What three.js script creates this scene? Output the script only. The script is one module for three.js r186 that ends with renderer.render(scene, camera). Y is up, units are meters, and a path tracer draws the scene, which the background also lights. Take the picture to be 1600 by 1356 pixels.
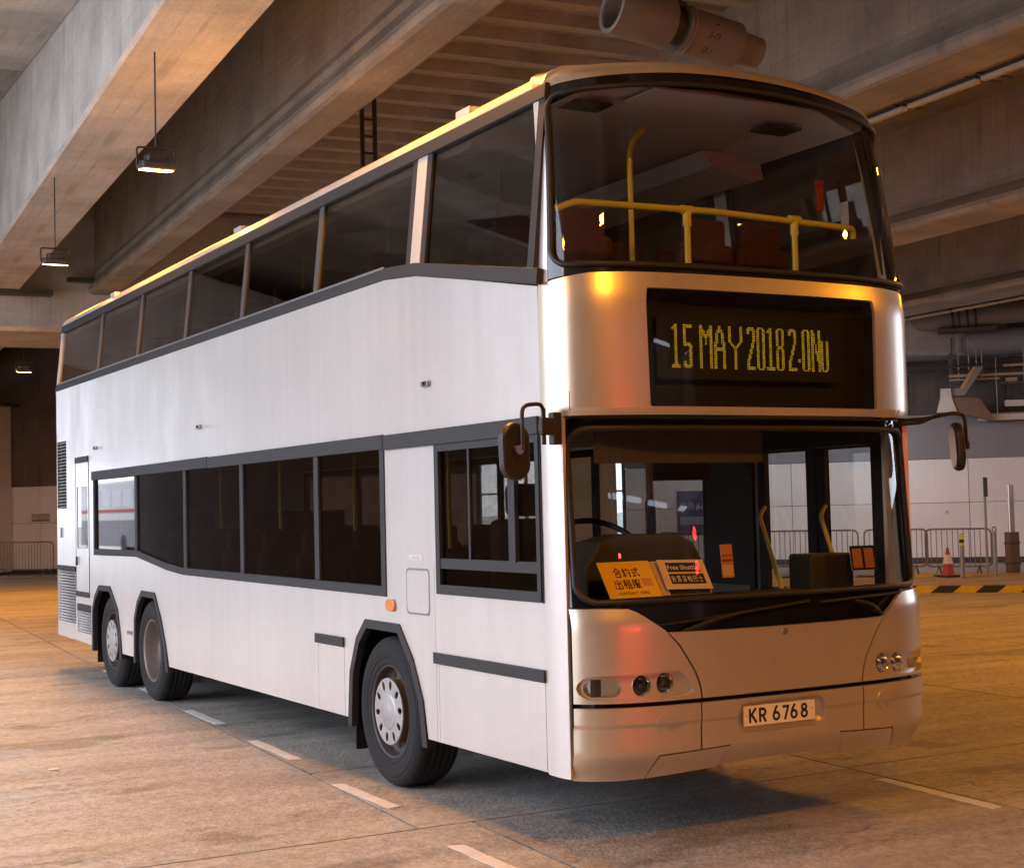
import * as THREE from 'three';
import { mergeGeometries } from 'three/addons/utils/BufferGeometryUtils.js';
import { RoundedBoxGeometry } from 'three/addons/geometries/RoundedBoxGeometry.js';
import { RectAreaLightUniformsLib } from 'three/addons/lights/RectAreaLightUniformsLib.js';

// ---------------------------------------------------------------- camera, sky, sun, exposure
const scene = new THREE.Scene();
const renderer = new THREE.WebGLRenderer({ antialias: true });
renderer.toneMapping = THREE.LinearToneMapping;
renderer.toneMappingExposure = 3.05;
renderer.shadowMap.enabled = true;
RectAreaLightUniformsLib.init();
const camera = new THREE.PerspectiveCamera(32.1, 1024 / 867, 0.1, 600);
camera.rotation.order = 'YXZ';
camera.position.set(-5.346, 1.8015, 6.5588);
camera.rotation.set(0.04802, -0.51165, -0.02381);
scene.add(camera);
{ // overcast sky, pale and even
  const W = 64, H = 32, d = new Float32Array(W * H * 4);
  for (let j = 0; j < H; j++) for (let i = 0; i < W; i++) {
    const e = Math.max(0, ((j + 0.5) / H - 0.5) * 2), k = (j * W + i) * 4, b = 1.52 + 0.38 * e;
    d[k] = b * 0.90; d[k + 1] = b * 0.97; d[k + 2] = b * 1.15; d[k + 3] = 1;
  }
  const t = new THREE.DataTexture(d, W, H, THREE.RGBAFormat, THREE.FloatType);
  t.mapping = THREE.EquirectangularReflectionMapping; t.magFilter = THREE.LinearFilter; t.needsUpdate = true;
  scene.background = t; scene.environment = t;
}
const sun = new THREE.DirectionalLight(0xfff4e6, 1.4);
sun.position.set(-40, 48, 22); sun.target.position.set(0, 0, 0); sun.shadow.radius = 30; sun.castShadow = true;
sun.shadow.camera.left = sun.shadow.camera.bottom = -60; sun.shadow.camera.right = sun.shadow.camera.top = 60; sun.shadow.camera.far = 200;
sun.shadow.mapSize.set(2048, 2048);
scene.add(sun, sun.target);

// ---------------------------------------------------------------- helpers
let seed = 12345;
const rnd = () => (seed = (seed * 1664525 + 1013904223) >>> 0) / 4294967296;
const V2 = (x, y) => new THREE.Vector2(x, y), V3 = (x, y, z) => new THREE.Vector3(x, y, z);
const taken = {};
function numbered(n) { if (!(n in taken)) { taken[n] = 0; return n; } taken[n]++; return n + '_' + String(taken[n]).padStart(3, '0'); }
function mesh(name, geo, mat, parent) {
  const m = new THREE.Mesh(Array.isArray(geo) ? merge(geo) : geo, mat); m.castShadow = m.receiveShadow = true;
  if (parent) { m.name = name; parent.add(m); } else { m.name = numbered(name); scene.add(m); }
  return m;
}
function tag(o, label, category, group) { o.userData.label = label; o.userData.category = category; if (group) o.userData.group = group; return o; }
function struct(o) { o.userData.kind = 'structure'; return o; }
function thing(name, label, category, pos = [0, 0, 0], turn = 0, group) {
  const g = new THREE.Group(); g.name = numbered(name); g.position.set(...pos); g.rotation.y = turn; scene.add(g);
  return tag(g, label, category, group);
}
function merge(list) {
  const l = list.map((g) => { let q = g.index ? g.toNonIndexed() : g.clone(); for (const k of Object.keys(q.attributes)) if (!['position', 'normal', 'uv'].includes(k)) q.deleteAttribute(k);
    if (!q.attributes.uv) q.setAttribute('uv', new THREE.BufferAttribute(new Float32Array(q.attributes.position.count * 2), 2)); q.morphAttributes = {}; return q; });
  return mergeGeometries(l, false);
}
// uv in metres from the dominant axis of each face
function muv(geo, k = 1) {
  const g = geo.index ? geo.toNonIndexed() : geo, p = g.attributes.position, uv = new Float32Array(p.count * 2);
  const a = V3(), b = V3(), c = V3(), n = V3();
  for (let i = 0; i < p.count; i += 3) {
    a.fromBufferAttribute(p, i); b.fromBufferAttribute(p, i + 1); c.fromBufferAttribute(p, i + 2);
    n.copy(b).sub(a).cross(c.clone().sub(a)); const ax = Math.abs(n.x), ay = Math.abs(n.y), az = Math.abs(n.z);
    [a, b, c].forEach((v, j) => { const o = (i + j) * 2;
      if (ay >= ax && ay >= az) { uv[o] = v.x * k; uv[o + 1] = v.z * k; } else if (ax >= az) { uv[o] = v.z * k; uv[o + 1] = v.y * k; } else { uv[o] = v.x * k; uv[o + 1] = v.y * k; } });
  }
  g.setAttribute('uv', new THREE.BufferAttribute(uv, 2)); return g;
}
const bx = (w, h, d, x = 0, y = 0, z = 0) => muv(new THREE.BoxGeometry(w, h, d).translate(x, y, z));
const rbx = (w, h, d, r, x = 0, y = 0, z = 0, s = 2) => new RoundedBoxGeometry(w, h, d, s, r).translate(x, y, z);
const b2 = (x0, x1, y0, y1, z0, z1) => bx(Math.abs(x1 - x0), Math.abs(y1 - y0), Math.abs(z1 - z0), (x0 + x1) / 2, (y0 + y1) / 2, (z0 + z1) / 2);
function cyl(r, a, b, seg = 16, r2 = r) { // cylinder from point a to point b
  const A = V3(...a), B = V3(...b), d = B.clone().sub(A), g = new THREE.CylinderGeometry(r2, r, d.length(), seg, 1);
  g.applyQuaternion(new THREE.Quaternion().setFromUnitVectors(V3(0, 1, 0), d.clone().normalize())); const m = A.add(B).multiplyScalar(0.5); return g.translate(m.x, m.y, m.z);
}
function tube(pts, r, seg = 8, rad = 0.08) { // pipe through points with rounded bends
  const P = pts.map((p) => V3(...p)), path = new THREE.CurvePath();
  let prev = P[0];
  for (let i = 1; i < P.length; i++) {
    if (i < P.length - 1) {
      const d1 = P[i - 1].clone().sub(P[i]), d2 = P[i + 1].clone().sub(P[i]), q = Math.min(rad, d1.length() * 0.45, d2.length() * 0.45);
      const s = P[i].clone().add(d1.normalize().multiplyScalar(q)), e = P[i].clone().add(d2.normalize().multiplyScalar(q));
      path.add(new THREE.LineCurve3(prev, s)); path.add(new THREE.QuadraticBezierCurve3(s, P[i], e)); prev = e;
    } else path.add(new THREE.LineCurve3(prev, P[i]));
  }
  const n = path.curves.length, samples = [];
  path.curves.forEach((c, i) => { const k = c.isLineCurve3 ? 1 : 5; for (let j = i ? 1 : 0; j <= k; j++) samples.push(c.getPoint(j / k)); });
  // straight segments: one ring at each sample
  const N = samples.length, pos = [], nor = [], idx = []; let up = V3(0.13, 1, 0.29).normalize(), t = V3();
  for (let i = 0; i < N; i++) {
    t.copy(samples[Math.min(N - 1, i + 1)]).sub(samples[Math.max(0, i - 1)]).normalize();
    const u = up.clone().sub(t.clone().multiplyScalar(up.dot(t))).normalize(), v = t.clone().cross(u); up = u.clone();
    for (let j = 0; j <= seg; j++) { const a = j / seg * Math.PI * 2, d = u.clone().multiplyScalar(Math.cos(a)).addScaledVector(v, Math.sin(a)); nor.push(d.x, d.y, d.z); pos.push(samples[i].x + d.x * r, samples[i].y + d.y * r, samples[i].z + d.z * r); }
  }
  for (let i = 0; i < N - 1; i++) for (let j = 0; j < seg; j++) { const a = i * (seg + 1) + j, b = a + seg + 1; idx.push(a, a + 1, b, b, a + 1, b + 1); }
  for (const e of [0, N - 1]) { const c0 = pos.length / 3; pos.push(samples[e].x, samples[e].y, samples[e].z); const tt = samples[e].clone().sub(samples[e ? N - 2 : 1]).normalize(); nor.push(tt.x, tt.y, tt.z); for (let j = 0; j < seg; j++) { const q = e * (seg + 1) + j; if (e) idx.push(c0, q, q + 1); else idx.push(c0, q + 1, q); } }
  const g = new THREE.BufferGeometry(); g.setAttribute('position', new THREE.Float32BufferAttribute(pos, 3)); g.setAttribute('normal', new THREE.Float32BufferAttribute(nor, 3));
  g.setAttribute('uv', new THREE.Float32BufferAttribute(new Float32Array(pos.length / 3 * 2), 2)); g.setIndex(idx); return g;
}
const shapeOf = (pts, holes = []) => { const s = new THREE.Shape(pts.map((p) => V2(...p))); for (const h of holes) s.holes.push(new THREE.Path(h.map((p) => V2(...p)))); return s; };
const extr = (pts, depth, holes = [], bevel = 0) => new THREE.ExtrudeGeometry(shapeOf(pts, holes), { depth, bevelEnabled: bevel > 0, bevelSize: bevel, bevelThickness: bevel, bevelSegments: 2, steps: 1, curveSegments: 8 });
function rrect(x0, x1, y0, y1, r, k = 5) { // rounded rectangle outline
  const o = []; for (const [cx, cy, a0] of [[x1 - r, y0 + r, -90], [x1 - r, y1 - r, 0], [x0 + r, y1 - r, 90], [x0 + r, y0 + r, 180]]) for (let i = 0; i <= k; i++) { const a = (a0 + 90 * i / k) * Math.PI / 180; o.push([cx + r * Math.cos(a), cy + r * Math.sin(a)]); }
  return o;
}

// ---------------------------------------------------------------- procedural textures
const NOI = 256, lat = new Float32Array(NOI * NOI); for (let i = 0; i < lat.length; i++) lat[i] = rnd();
function vn(x, y, px, py) { // value noise that repeats every px, py cells
  const xi = Math.floor(x), yi = Math.floor(y), fx = x - xi, fy = y - yi, u = fx * fx * (3 - 2 * fx), v = fy * fy * (3 - 2 * fy);
  const w = (i, j) => lat[(((j % py) + py) % py * 37 + 11) % NOI * NOI + (((i % px) + px) % px * 71 + ((j % py) + py) % py * 13) % NOI];
  return (w(xi, yi) * (1 - u) + w(xi + 1, yi) * u) * (1 - v) + (w(xi, yi + 1) * (1 - u) + w(xi + 1, yi + 1) * u) * v;
}
function fbm(u, v, fx, fy, o) { let s = 0, a = 1, t = 0; for (let i = 0; i < o; i++) { s += a * vn(u * fx, v * fy, fx, fy); t += a; a *= 0.55; fx *= 2; fy *= 2; } return s / t; }
function tex(N, M, fn, srgb = true, rep = [1, 1]) {
  const d = new Uint8Array(N * M * 4);
  for (let j = 0; j < M; j++) for (let i = 0; i < N; i++) { const c = fn((i + 0.5) / N, (j + 0.5) / M), k = (j * N + i) * 4; d[k] = Math.max(0, Math.min(255, c[0])); d[k + 1] = Math.max(0, Math.min(255, c[1])); d[k + 2] = Math.max(0, Math.min(255, c[2])); d[k + 3] = 255; }
  const t = new THREE.DataTexture(d, N, M); t.wrapS = t.wrapT = THREE.RepeatWrapping; t.magFilter = THREE.LinearFilter; t.minFilter = THREE.LinearMipmapLinearFilter; t.generateMipmaps = true;
  t.colorSpace = srgb ? THREE.SRGBColorSpace : THREE.NoColorSpace; t.repeat.set(...rep); t.needsUpdate = true; return t;
}
const S = (l) => 255 * (l <= 0.0031308 ? 12.92 * l : 1.055 * Math.pow(Math.max(l, 0), 1 / 2.4) - 0.055);
const G3 = (v, r = 1, g = 1, b = 1) => [S(v * r), S(v * g), S(v * b)];
// floor: worn concrete with faint streaks along x, oil spots, grain
const floorMap = tex(1024, 1024, (u, v) => {
  const st = fbm(u, v, 3, 26, 4), pat = fbm(u + 0.31, v, 4, 5, 4), gr = fbm(u, v, 160, 160, 2), oil = fbm(u + 0.7, v + 0.2, 5, 11, 4), sp = vn(u * 256, v * 256, 256, 256);
  let a = 0.30 + 0.17 * (st - 0.5) + 0.13 * (pat - 0.5) + 0.20 * (gr - 0.5);
  if (oil > 0.68) a *= 1 - Math.min(0.35, (oil - 0.68) * 5.0);
  if (sp > 0.92) a *= 0.80; if (sp < 0.06) a *= 1.18;
  const cr = Math.abs(fbm(u + 0.2, v + 0.6, 4, 13, 4) - 0.5); if (cr < 0.006 && pat > 0.5) a *= 0.62;
  return G3(a, 1.03, 0.96, 0.86);
}, true, [1 / 5.3, 1 / 5.3]);
const floorBump = tex(512, 512, (u, v) => { const s = 255 * (0.5 * fbm(u, v, 120, 120, 2) + 0.25 * fbm(u, v, 4, 40, 3) + 0.25 * fbm(u, v, 7, 7, 3)); return [s, s, s]; }, false, [1 / 1.7, 1 / 1.7]);
const floorRough = tex(256, 256, (u, v) => { const s = 255 * (0.62 + 0.5 * (fbm(u, v, 5, 9, 4) - 0.5)); return [s, s, s]; }, false, [1 / 4.1, 1 / 4.1]);
// cast concrete: board marks, drip streaks, blotches
const concMap = tex(1024, 1024, (u, v) => {
  const st = fbm(u, v, 60, 3, 3), bd = fbm(u, v, 5, 44, 3), pat = fbm(u + 0.4, v + 0.1, 5, 5, 5), gr = fbm(u, v, 200, 200, 1), pit = vn(u * 256, v * 256, 256, 256);
  let a = 0.40 + 0.08 * (st - 0.5) + 0.05 * (bd - 0.5) + 0.26 * (pat - 0.5) + 0.08 * (gr - 0.5) + 0.10 * (fbm(u, v + 0.37, 2, 2, 3) - 0.5);
  const run = fbm(u + 0.15, v, 34, 2, 2); if (run > 0.70) a *= 1 - (run - 0.70) * 1.6;
  if (pit > 0.972) a *= 0.74;
  return G3(a, 1.02, 1.0, 0.97);
}, true, [1 / 3.1, 1 / 3.1]);
const concBump = tex(512, 512, (u, v) => { const s = 255 * (0.4 * fbm(u, v, 3, 40, 3) + 0.4 * fbm(u, v, 60, 60, 2) + 0.2 * fbm(u, v, 6, 6, 2)); return [s, s, s]; }, false, [1 / 2.3, 1 / 2.3]);
// light soiling on paint: dust streaks running down, blotches
const paintMap = tex(1024, 512, (u, v) => {
  const st = fbm(u, v, 70, 2, 3), pat = fbm(u, v, 6, 4, 4), gr = fbm(u, v, 180, 90, 1);
  const a = 0.93 + 0.09 * (st - 0.5) + 0.12 * (pat - 0.5) + 0.03 * (gr - 0.5); return G3(a, 1, 0.992, 0.978);
}, true, [1 / 6, 1 / 3]);
const panelWave = tex(256, 256, (u, v) => { const s = 255 * (0.75 * fbm(u, v, 4, 3, 2) + 0.25 * fbm(u, v, 12, 9, 2)); return [s, s, s]; }, false, [1 / 4.3, 1 / 2.9]);
const fabricMap = tex(256, 256, (u, v) => { const g = fbm(u, v, 128, 128, 1), p = fbm(u, v, 18, 18, 2); return G3(0.62 + 0.4 * (g - 0.5) + 0.5 * (p > 0.6 ? 0.4 : 0)); }, true, [2.2, 2.2]);
const metalMap = tex(512, 512, (u, v) => G3(0.75 + 0.25 * (fbm(u, v, 8, 8, 5) - 0.5) + 0.1 * (fbm(u, v, 90, 90, 1) - 0.5)), true, [1, 1]);
const smudge = tex(512, 512, (u, v) => { const s = 255 * (0.35 + 0.9 * Math.max(0, fbm(u, v, 6, 6, 5) - 0.42)); return [s, s, s]; }, false, [0.7, 0.7]);

const FANV = 1.22;
// ---------------------------------------------------------------- materials
const std = (c, rough = 0.6, metal = 0, o = {}) => { const m = new THREE.MeshPhysicalMaterial({ roughness: rough, metalness: metal, ...o }); if (Array.isArray(c)) m.color.setRGB(...c); else m.color.set(c); return m; };
const M = {
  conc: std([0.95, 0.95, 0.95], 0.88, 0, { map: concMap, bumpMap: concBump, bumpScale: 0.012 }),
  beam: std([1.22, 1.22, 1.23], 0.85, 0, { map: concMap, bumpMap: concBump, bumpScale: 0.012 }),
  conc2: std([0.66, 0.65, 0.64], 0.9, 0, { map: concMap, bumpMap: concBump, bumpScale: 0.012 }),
  joint: std([0.04, 0.038, 0.036], 0.95),
  floor: [1, 0.93, 1.05].map((k) => std([k, k, k], 1, 0, { map: floorMap, bumpMap: floorBump, bumpScale: 0.010, roughnessMap: floorRough })),
  mark: std([0.80, 0.78, 0.74], 0.75, 0, { map: metalMap }),
  side: std([0.66, 0.645, 0.635], 0.32, 0.30, { map: paintMap, clearcoat: 0.4, clearcoatRoughness: 0.12, bumpMap: panelWave, bumpScale: 0.022 }),
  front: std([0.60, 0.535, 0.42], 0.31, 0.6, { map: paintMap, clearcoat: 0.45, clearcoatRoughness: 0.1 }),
  trim: std([0.015, 0.014, 0.017], 0.58, 0, { map: metalMap }),
  rubber: std([0.009, 0.009, 0.010], 0.5),
  blackGloss: std([0.008, 0.008, 0.008], 0.08, 0, { clearcoat: 0.6, clearcoatRoughness: 0.04 }),
  voidBlack: std([0.0025, 0.0025, 0.0025], 0.9),
  blackMat: std([0.012, 0.012, 0.012], 0.7),
  alu: std([0.30, 0.30, 0.32], 0.38, 0.8),
  tyre: std([0.011, 0.011, 0.013], 0.85, 0, { map: metalMap }),
  rimPaint: std([0.50, 0.49, 0.49], 0.45, 0.45, { map: metalMap }),
  rimDark: std([0.09, 0.075, 0.065], 0.6, 0.3, { map: metalMap }),
  rust: std([0.20, 0.12, 0.06], 0.7, 0.3, { map: metalMap }),
  glassSide: std([0.58, 0.53, 0.49], 0.015, 0, { transmission: 1, thickness: 0, ior: 1.52, roughness: 0.02 }),
  glassFront: std([0.86, 0.88, 0.87], 0.01, 0, { transmission: 1, thickness: 0, ior: 1.52 }),
  glassClear: std([0.93, 0.95, 0.95], 0.01, 0, { transmission: 1, thickness: 0, ior: 1.5 }),
  lensAmber: std([0.75, 0.22, 0.03], 0.2, 0, { clearcoat: 1 }),
  chrome: std([0.80, 0.80, 0.80], 0.12, 1),
  interior: std([0.28, 0.27, 0.26], 0.7),
  interiorLight: std([0.50, 0.49, 0.48], 0.6),
  dash: std([0.035, 0.035, 0.033], 0.6),
  seat: std([0.105, 0.045, 0.040], 0.95, 0, { map: fabricMap }),
  seatBack: std([0.06, 0.055, 0.06], 0.7),
  yellowPole: std([0.62, 0.56, 0.04], 0.35, 0, { clearcoat: 0.4 }),
  wood: std([0.16, 0.10, 0.07], 0.6),
  galv: std([0.36, 0.37, 0.38], 0.42, 0.75, { map: metalMap }),
  darkSteel: std([0.06, 0.06, 0.065], 0.5, 0.4),
  wallWhite: [1, 0.96, 1.03].map((k) => std([0.74 * k, 0.74 * k, 0.76 * k], 0.5, 0, { map: paintMap })),
  wallGrey: std([0.22, 0.22, 0.24], 0.7, 0, { map: paintMap }),
  wallDark: std([0.12, 0.11, 0.10], 0.9, 0, { map: concMap }),
  wallBrown: std([0.26, 0.22, 0.20], 0.85, 0, { map: concMap }),
  whitePaint: std([0.68, 0.67, 0.66], 0.5, 0, { map: metalMap }),
  kerbY: std([0.60, 0.43, 0.02], 0.7, 0, { map: metalMap }),
  kerbK: std([0.02, 0.02, 0.02], 0.75, 0, { map: metalMap }),
  yellowLine: std([0.50, 0.34, 0.03], 0.8, 0, { map: metalMap }),
  coneRed: std([0.36, 0.045, 0.03], 0.6), coneWhite: std([0.62, 0.60, 0.58], 0.5),
  lime: std([0.45, 0.62, 0.05], 0.5),
  glassNear: std([0.62, 0.64, 0.65], 0.02, 0, { transmission: 1, thickness: 0, ior: 1.52 }),
  glassUp: std([0.40, 0.38, 0.37], 0.02, 0, { transmission: 1, thickness: 0, ior: 1.52 }),
  rimBrown: std([0.24, 0.20, 0.18], 0.5, 0.5, { map: metalMap }),
  mirrorShell: std([0.014, 0.012, 0.011], 0.4),
  blind: std([0.05, 0.042, 0.035], 0.9),
  postGrey: std([0.075, 0.072, 0.075], 0.45, 0.2),
  tubeDiff: std([0.55, 0.50, 0.40], 0.5),
  fanGrey: std([0.27, 0.25, 0.235], 0.55, 0.2, { map: metalMap }),
  pipeBrown: std([0.32, 0.27, 0.25], 0.6, 0.1, { map: metalMap }),
  ochre: std([0.42, 0.28, 0.09], 0.7),
  barrierSteel: std([0.17, 0.16, 0.165], 0.45, 0.5),
  chromeDull: std([0.62, 0.62, 0.63], 0.25, 0.9),
  timber: std([0.30, 0.25, 0.22], 0.85, 0, { map: concMap }),
  whiteGlow: std([0.6, 0.6, 0.6], 0.4, 0, { emissive: new THREE.Color().setRGB(0.93, 1, 1.1), emissiveIntensity: 2 }),
  tail: std([0.3, 0.01, 0.01], 0.3, 0, { emissive: new THREE.Color().setRGB(1, 0.03, 0.03), emissiveIntensity: 14 }),
  paper: std([0.66, 0.60, 0.52], 0.9),
};

// ---------------------------------------------------------------- the structure's own frame: x across the girders, y up, z against their run
const SP = [-5.346, 0, 6.5588], ST = -0.07607;
const SQ = new THREE.Matrix4().makeRotationY(ST).setPosition(...SP);
const sPos = (off, y, along) => V3(off, y, -along).applyMatrix4(SQ).toArray();
function place(o) { o.position.set(...SP); o.rotation.y = ST; return o; }

// ground: a sheet to the horizon with cast concrete bays on it
{
  const g = new THREE.Group(); g.name = 'ground'; struct(g); scene.add(g);
  mesh('base', b2(-260, 260, -0.4, -0.03, -260, 260), M.floor[1], g);
  mesh('joint_filler', b2(-26, 34, -0.03, -0.018, -50, 23), M.joint, g);
  const sk = -0.076;
  // bays between joints that run with the girders; x at z = 0
  const xs = [-24, -20.2, -16.6, -13, -9.4, -5.6, -1.735, 1.46, 4.9, 8.5, 12.1, 15.7, 19.3, 22.9, 26.5, 30, 34];
  for (let i = 0; i < xs.length - 1; i++) {
    const a = xs[i], b = xs[i + 1];
    let zs;
    if (i === 6) zs = [24, 19, 14.1, 9.2, 4.1, -1.22, -3.28, -5.97, -8.7, -11.3, -16, -21, -26, -31, -36, -41, -46, -51];
    else if (i === 5) zs = [24, 18, 13.4, 8.8, 3.9, -1.22, -11.3, -16, -21, -26, -31, -36, -41, -46, -51];
    else { zs = []; let z = 24; const d0 = (i % 2) * 0.0; while (z > -52) { zs.push(z + d0); z -= 5.05 + (i * 37 % 7) * 0.0; } zs = zs.map((v) => v + (i === 7 ? -0.02 : 0)); }
    for (let k = 0; k < zs.length - 1; k++) {
      const z0 = zs[k], z1 = zs[k + 1], q = 0.020 / 2, sh = i === 6 && z0 > -1 ? 0.34 : 0;
      const X = (x, z, s) => x + sk * z + s, A = z0 > -1 && i === 6 ? 0.34 : 0, B = z0 > -1 && i === 5 ? 0.34 : 0;
      const pts = [[X(a, z0, A) + q, -z0 + q], [X(b, z0, B) - q, -z0 + q], [X(b, z1, B) - q, -z1 - q], [X(a, z1, A) + q, -z1 - q]];
      const ge = muv(extr(pts, 0.03).rotateX(-Math.PI / 2).translate(0, -0.03, 0));
      mesh('slab', ge, M.floor[(i * 5 + k * 7) % 3], g);
    }
  }
  // painted bay dashes
  const dash = (x0, z0, x1, z1, w, name = 'dash') => {
    const d = V2(x1 - x0, z1 - z0), L = d.length(), n = Math.max(6, Math.round(L / 0.06)), u = d.clone().normalize(), v = V2(-u.y, u.x), L1 = [], L2 = [];
    for (let i = 0; i <= n; i++) { const t = i / n * L, e = (rnd() - 0.5) * 0.012, f = (rnd() - 0.5) * 0.012, en = i === 0 || i === n ? (rnd() - 0.5) * 0.03 : 0; L1.push([x0 + u.x * (t + en) + v.x * (w / 2 + e), -(z0 + u.y * (t + en) + v.y * (w / 2 + e))]); L2.push([x0 + u.x * (t - en) - v.x * (w / 2 + f), -(z0 + u.y * (t - en) - v.y * (w / 2 + f))]); }
    mesh(name, muv(extr(L1.concat(L2.reverse()), 0.003).rotateX(-Math.PI / 2).translate(0, 0.001, 0)), M.mark, g);
  };
  for (const [x0, z0, x1, z1] of [[-1.16, -7.12, -1.20, -6.05], [-1.30, -4.95, -1.345, -3.90], [-1.485, -2.78, -1.50, -1.85], [-1.665, -0.72, -1.70, 0.28], [-1.83, 1.4, -1.9, 2.4], [-1.0, -9.2, -1.07, -8.15], [-0.85, -11.3, -0.92, -10.3], [1.45, -0.82, 1.35, 0.25], [1.6, -3.0, 1.52, -1.95]]) dash(x0, z0, x1, z1, 0.085);
  // yellow line along the far pavement on the left
  dash(2.0, -43.6, 9.0, -36.6, 0.5, 'yellow_line');
}

// ---- girders
function girder(off0, off1, bottom, top, label, a0 = -30, a1 = 32, web = 0.16, mat = M.conc) {
  const m = (off0 + off1) / 2, hw = (off1 - off0) / 2, pr = [];
  const h = 0.30;
  const side = [[hw - 0.09, 0], [hw - 0.035, 0.025], [hw, 0.08], [hw - 0.01, 0.15], [hw * 0.80, 0.235], [hw * 0.52 + web * 0.3, 0.315], [web + 0.05, 0.40], [web, 0.52], [web, top - bottom]];
  for (const [x, y] of side) pr.push([m + x, bottom + y]);
  for (const [x, y] of side.slice().reverse()) pr.push([m - x, bottom + y]);
  const g = muv(extr(pr, a1 - a0).translate(0, 0, -a1));
  const o = place(mesh('concrete_girder', g, mat)); tag(o, label, 'girder', 'concrete girders under the deck'); return o;
}
{ // the deep square beam at the left
  const g = extr([[2.88, 6.40], [3.78, 6.40], [3.82, 6.44], [3.82, 9.6], [2.84, 9.6], [2.84, 6.44]], 62).translate(0, 0, -32);
  tag(place(mesh('concrete_beam', muv(g), M.beam)), 'deep square-edged pale concrete beam crossing the top left corner', 'beam');
}
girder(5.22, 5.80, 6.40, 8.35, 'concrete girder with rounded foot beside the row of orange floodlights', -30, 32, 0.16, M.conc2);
girder(10.72, 11.57, 6.40, 8.35, 'concrete girder with rounded foot at top right carrying tube lights', -30, 40);
girder(17.05, 18.18, 6.40, 8.35, 'second concrete girder down the right edge of the picture', -30, 40);
girder(24.1, 25.44, 6.40, 8.35, 'lowest concrete girder at right just above the big pipe', -30, 40);

// ---- deck above, with cast ribs across the bays
{
  const g = struct(place(new THREE.Group())); g.name = 'ceiling'; scene.add(g);
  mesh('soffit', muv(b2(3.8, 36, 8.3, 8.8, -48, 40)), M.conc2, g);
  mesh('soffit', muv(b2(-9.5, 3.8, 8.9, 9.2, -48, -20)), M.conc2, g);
  const rib = muv(extr([[-0.15, 0], [-0.10, -0.16], [0.10, -0.16], [0.15, 0]], 1).translate(0, 0, -0.5)); // profile across the run, length 1 along z
  for (const [o0, o1] of [[5.68, 10.98]]) for (let a = 6; a < 31.5; a += 0.83) {
    const r = mesh('rib', rib, M.conc, g); r.rotation.y = Math.PI / 2; r.scale.z = o1 - o0; r.position.set((o0 + o1) / 2, 8.301, -a);
  }
}
{ // ramp soffit at top left, rising away, with form panel joints
  const g = struct(place(new THREE.Group())); g.name = 'ramp_soffit'; scene.add(g);
  const yAt = (a) => a < 6 ? 6.55 : 6.55 + (a - 6) * 0.1075;
  for (let i = 0; i < 22; i++) for (let j = 0; j < 5; j++) {
    if (j > 2 && i > 9 && i < 18) continue; // open to the sky at the left
    const a0 = -24 + i * 2.6 + 0.006, a1 = -24 + (i + 1) * 2.6 - 0.006, x1 = 2.835 - j * 2.45 - 0.005, x0 = 2.835 - (j + 1) * 2.45 + 0.005;
    const p = [[a0, yAt(a0)], [a1, yAt(a1)], [a1, yAt(a1) + 0.2], [a0, yAt(a0) + 0.2]];
    mesh('panel', muv(extr(p, x1 - x0).rotateY(Math.PI / 2).translate(x0, 0, 0)), (i + j) % 3 ? M.conc : M.conc2, g);
  }
  for (const [c0, c1, x0, w] of [[-24, 2.0, -9.4, 12.2], [2.0, 22.8, -4.5, 7.3], [22.8, 33, -9.4, 12.2]]) mesh('backing', muv(extr([[c0, yAt(c0) + 0.07], [Math.max(c0, Math.min(6, c1)), yAt(Math.max(c0, Math.min(6, c1))) + 0.07], [c1, yAt(c1) + 0.07], [c1, yAt(c1) + 1.0], [c0, yAt(c0) + 1.0]], w).rotateY(Math.PI / 2).translate(x0, 0, 0)), M.joint, g);
}
{ // crosshead that carries the girders, on a round-cornered pier hidden behind the bus
  const t = thing('crosshead_beam', 'orange-lit concrete crosshead beam spanning behind the rear of the bus', 'beam', SP, ST);
  mesh('beam', muv(extr(rrect(31.9, 35.1, 5.6, 8.32, 0.12, 3), 46).rotateY(Math.PI / 2).translate(-10, 0, 0)), M.conc, t);
  mesh('pier', muv(extr(rrect(16.5, 18.1, 32.6, 34.4, 0.3, 5), 5.62).rotateX(-Math.PI / 2)), M.conc, t);
}
// next span beyond the crosshead
{
  const labs = ['far girder nearest the left wall beyond the crosshead', 'far girder above the distant floodlight', 'far girder left of the bus roof corner', 'far girder hidden mostly by the bus roof corner'];
  [1.0, 4.4, 7.8, 11.2].forEach((o, i) => girder(o - 0.45, o + 0.45, 6.5, 7.75, labs[i], 35.1, 56, 0.18));
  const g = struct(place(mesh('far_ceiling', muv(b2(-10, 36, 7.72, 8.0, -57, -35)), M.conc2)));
}
// ---- enclosing walls out of the frame: left rear, behind the camera, right
struct(place(mesh('wall_left_rear', muv(b2(-10, -9.4, 0, 11, -50, -23)), M.wallBrown)));
struct(place(mesh('wall_left_lintel', muv(b2(-10, -9.4, 3.6, 11, -64, -50)), M.wallBrown)));
struct(place(mesh('wall_left_front', muv(b2(-10, -9.4, 0, 9, -2.0, 44)), M.wallDark)));
struct(place(mesh('wall_behind', muv(b2(-10, 37, 0, 8.6, 44, 44.6)), M.wallDark)));
struct(place(mesh('ceiling_behind', muv(b2(-10, 4, 6.9, 7.2, 24, 44.6)), M.conc2)));
struct(place(mesh('wall_right', muv(b2(36, 36.6, 0, 3.4, -14, -4)), M.wallDark)));
struct(place(mesh('wall_right', muv(b2(36, 36.6, 0, 8.3, -4, 44)), M.wallDark)));
struct(place(mesh('wall_right', muv(b2(36, 36.6, 0, 8.3, -34, -14)), M.wallDark)));

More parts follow.
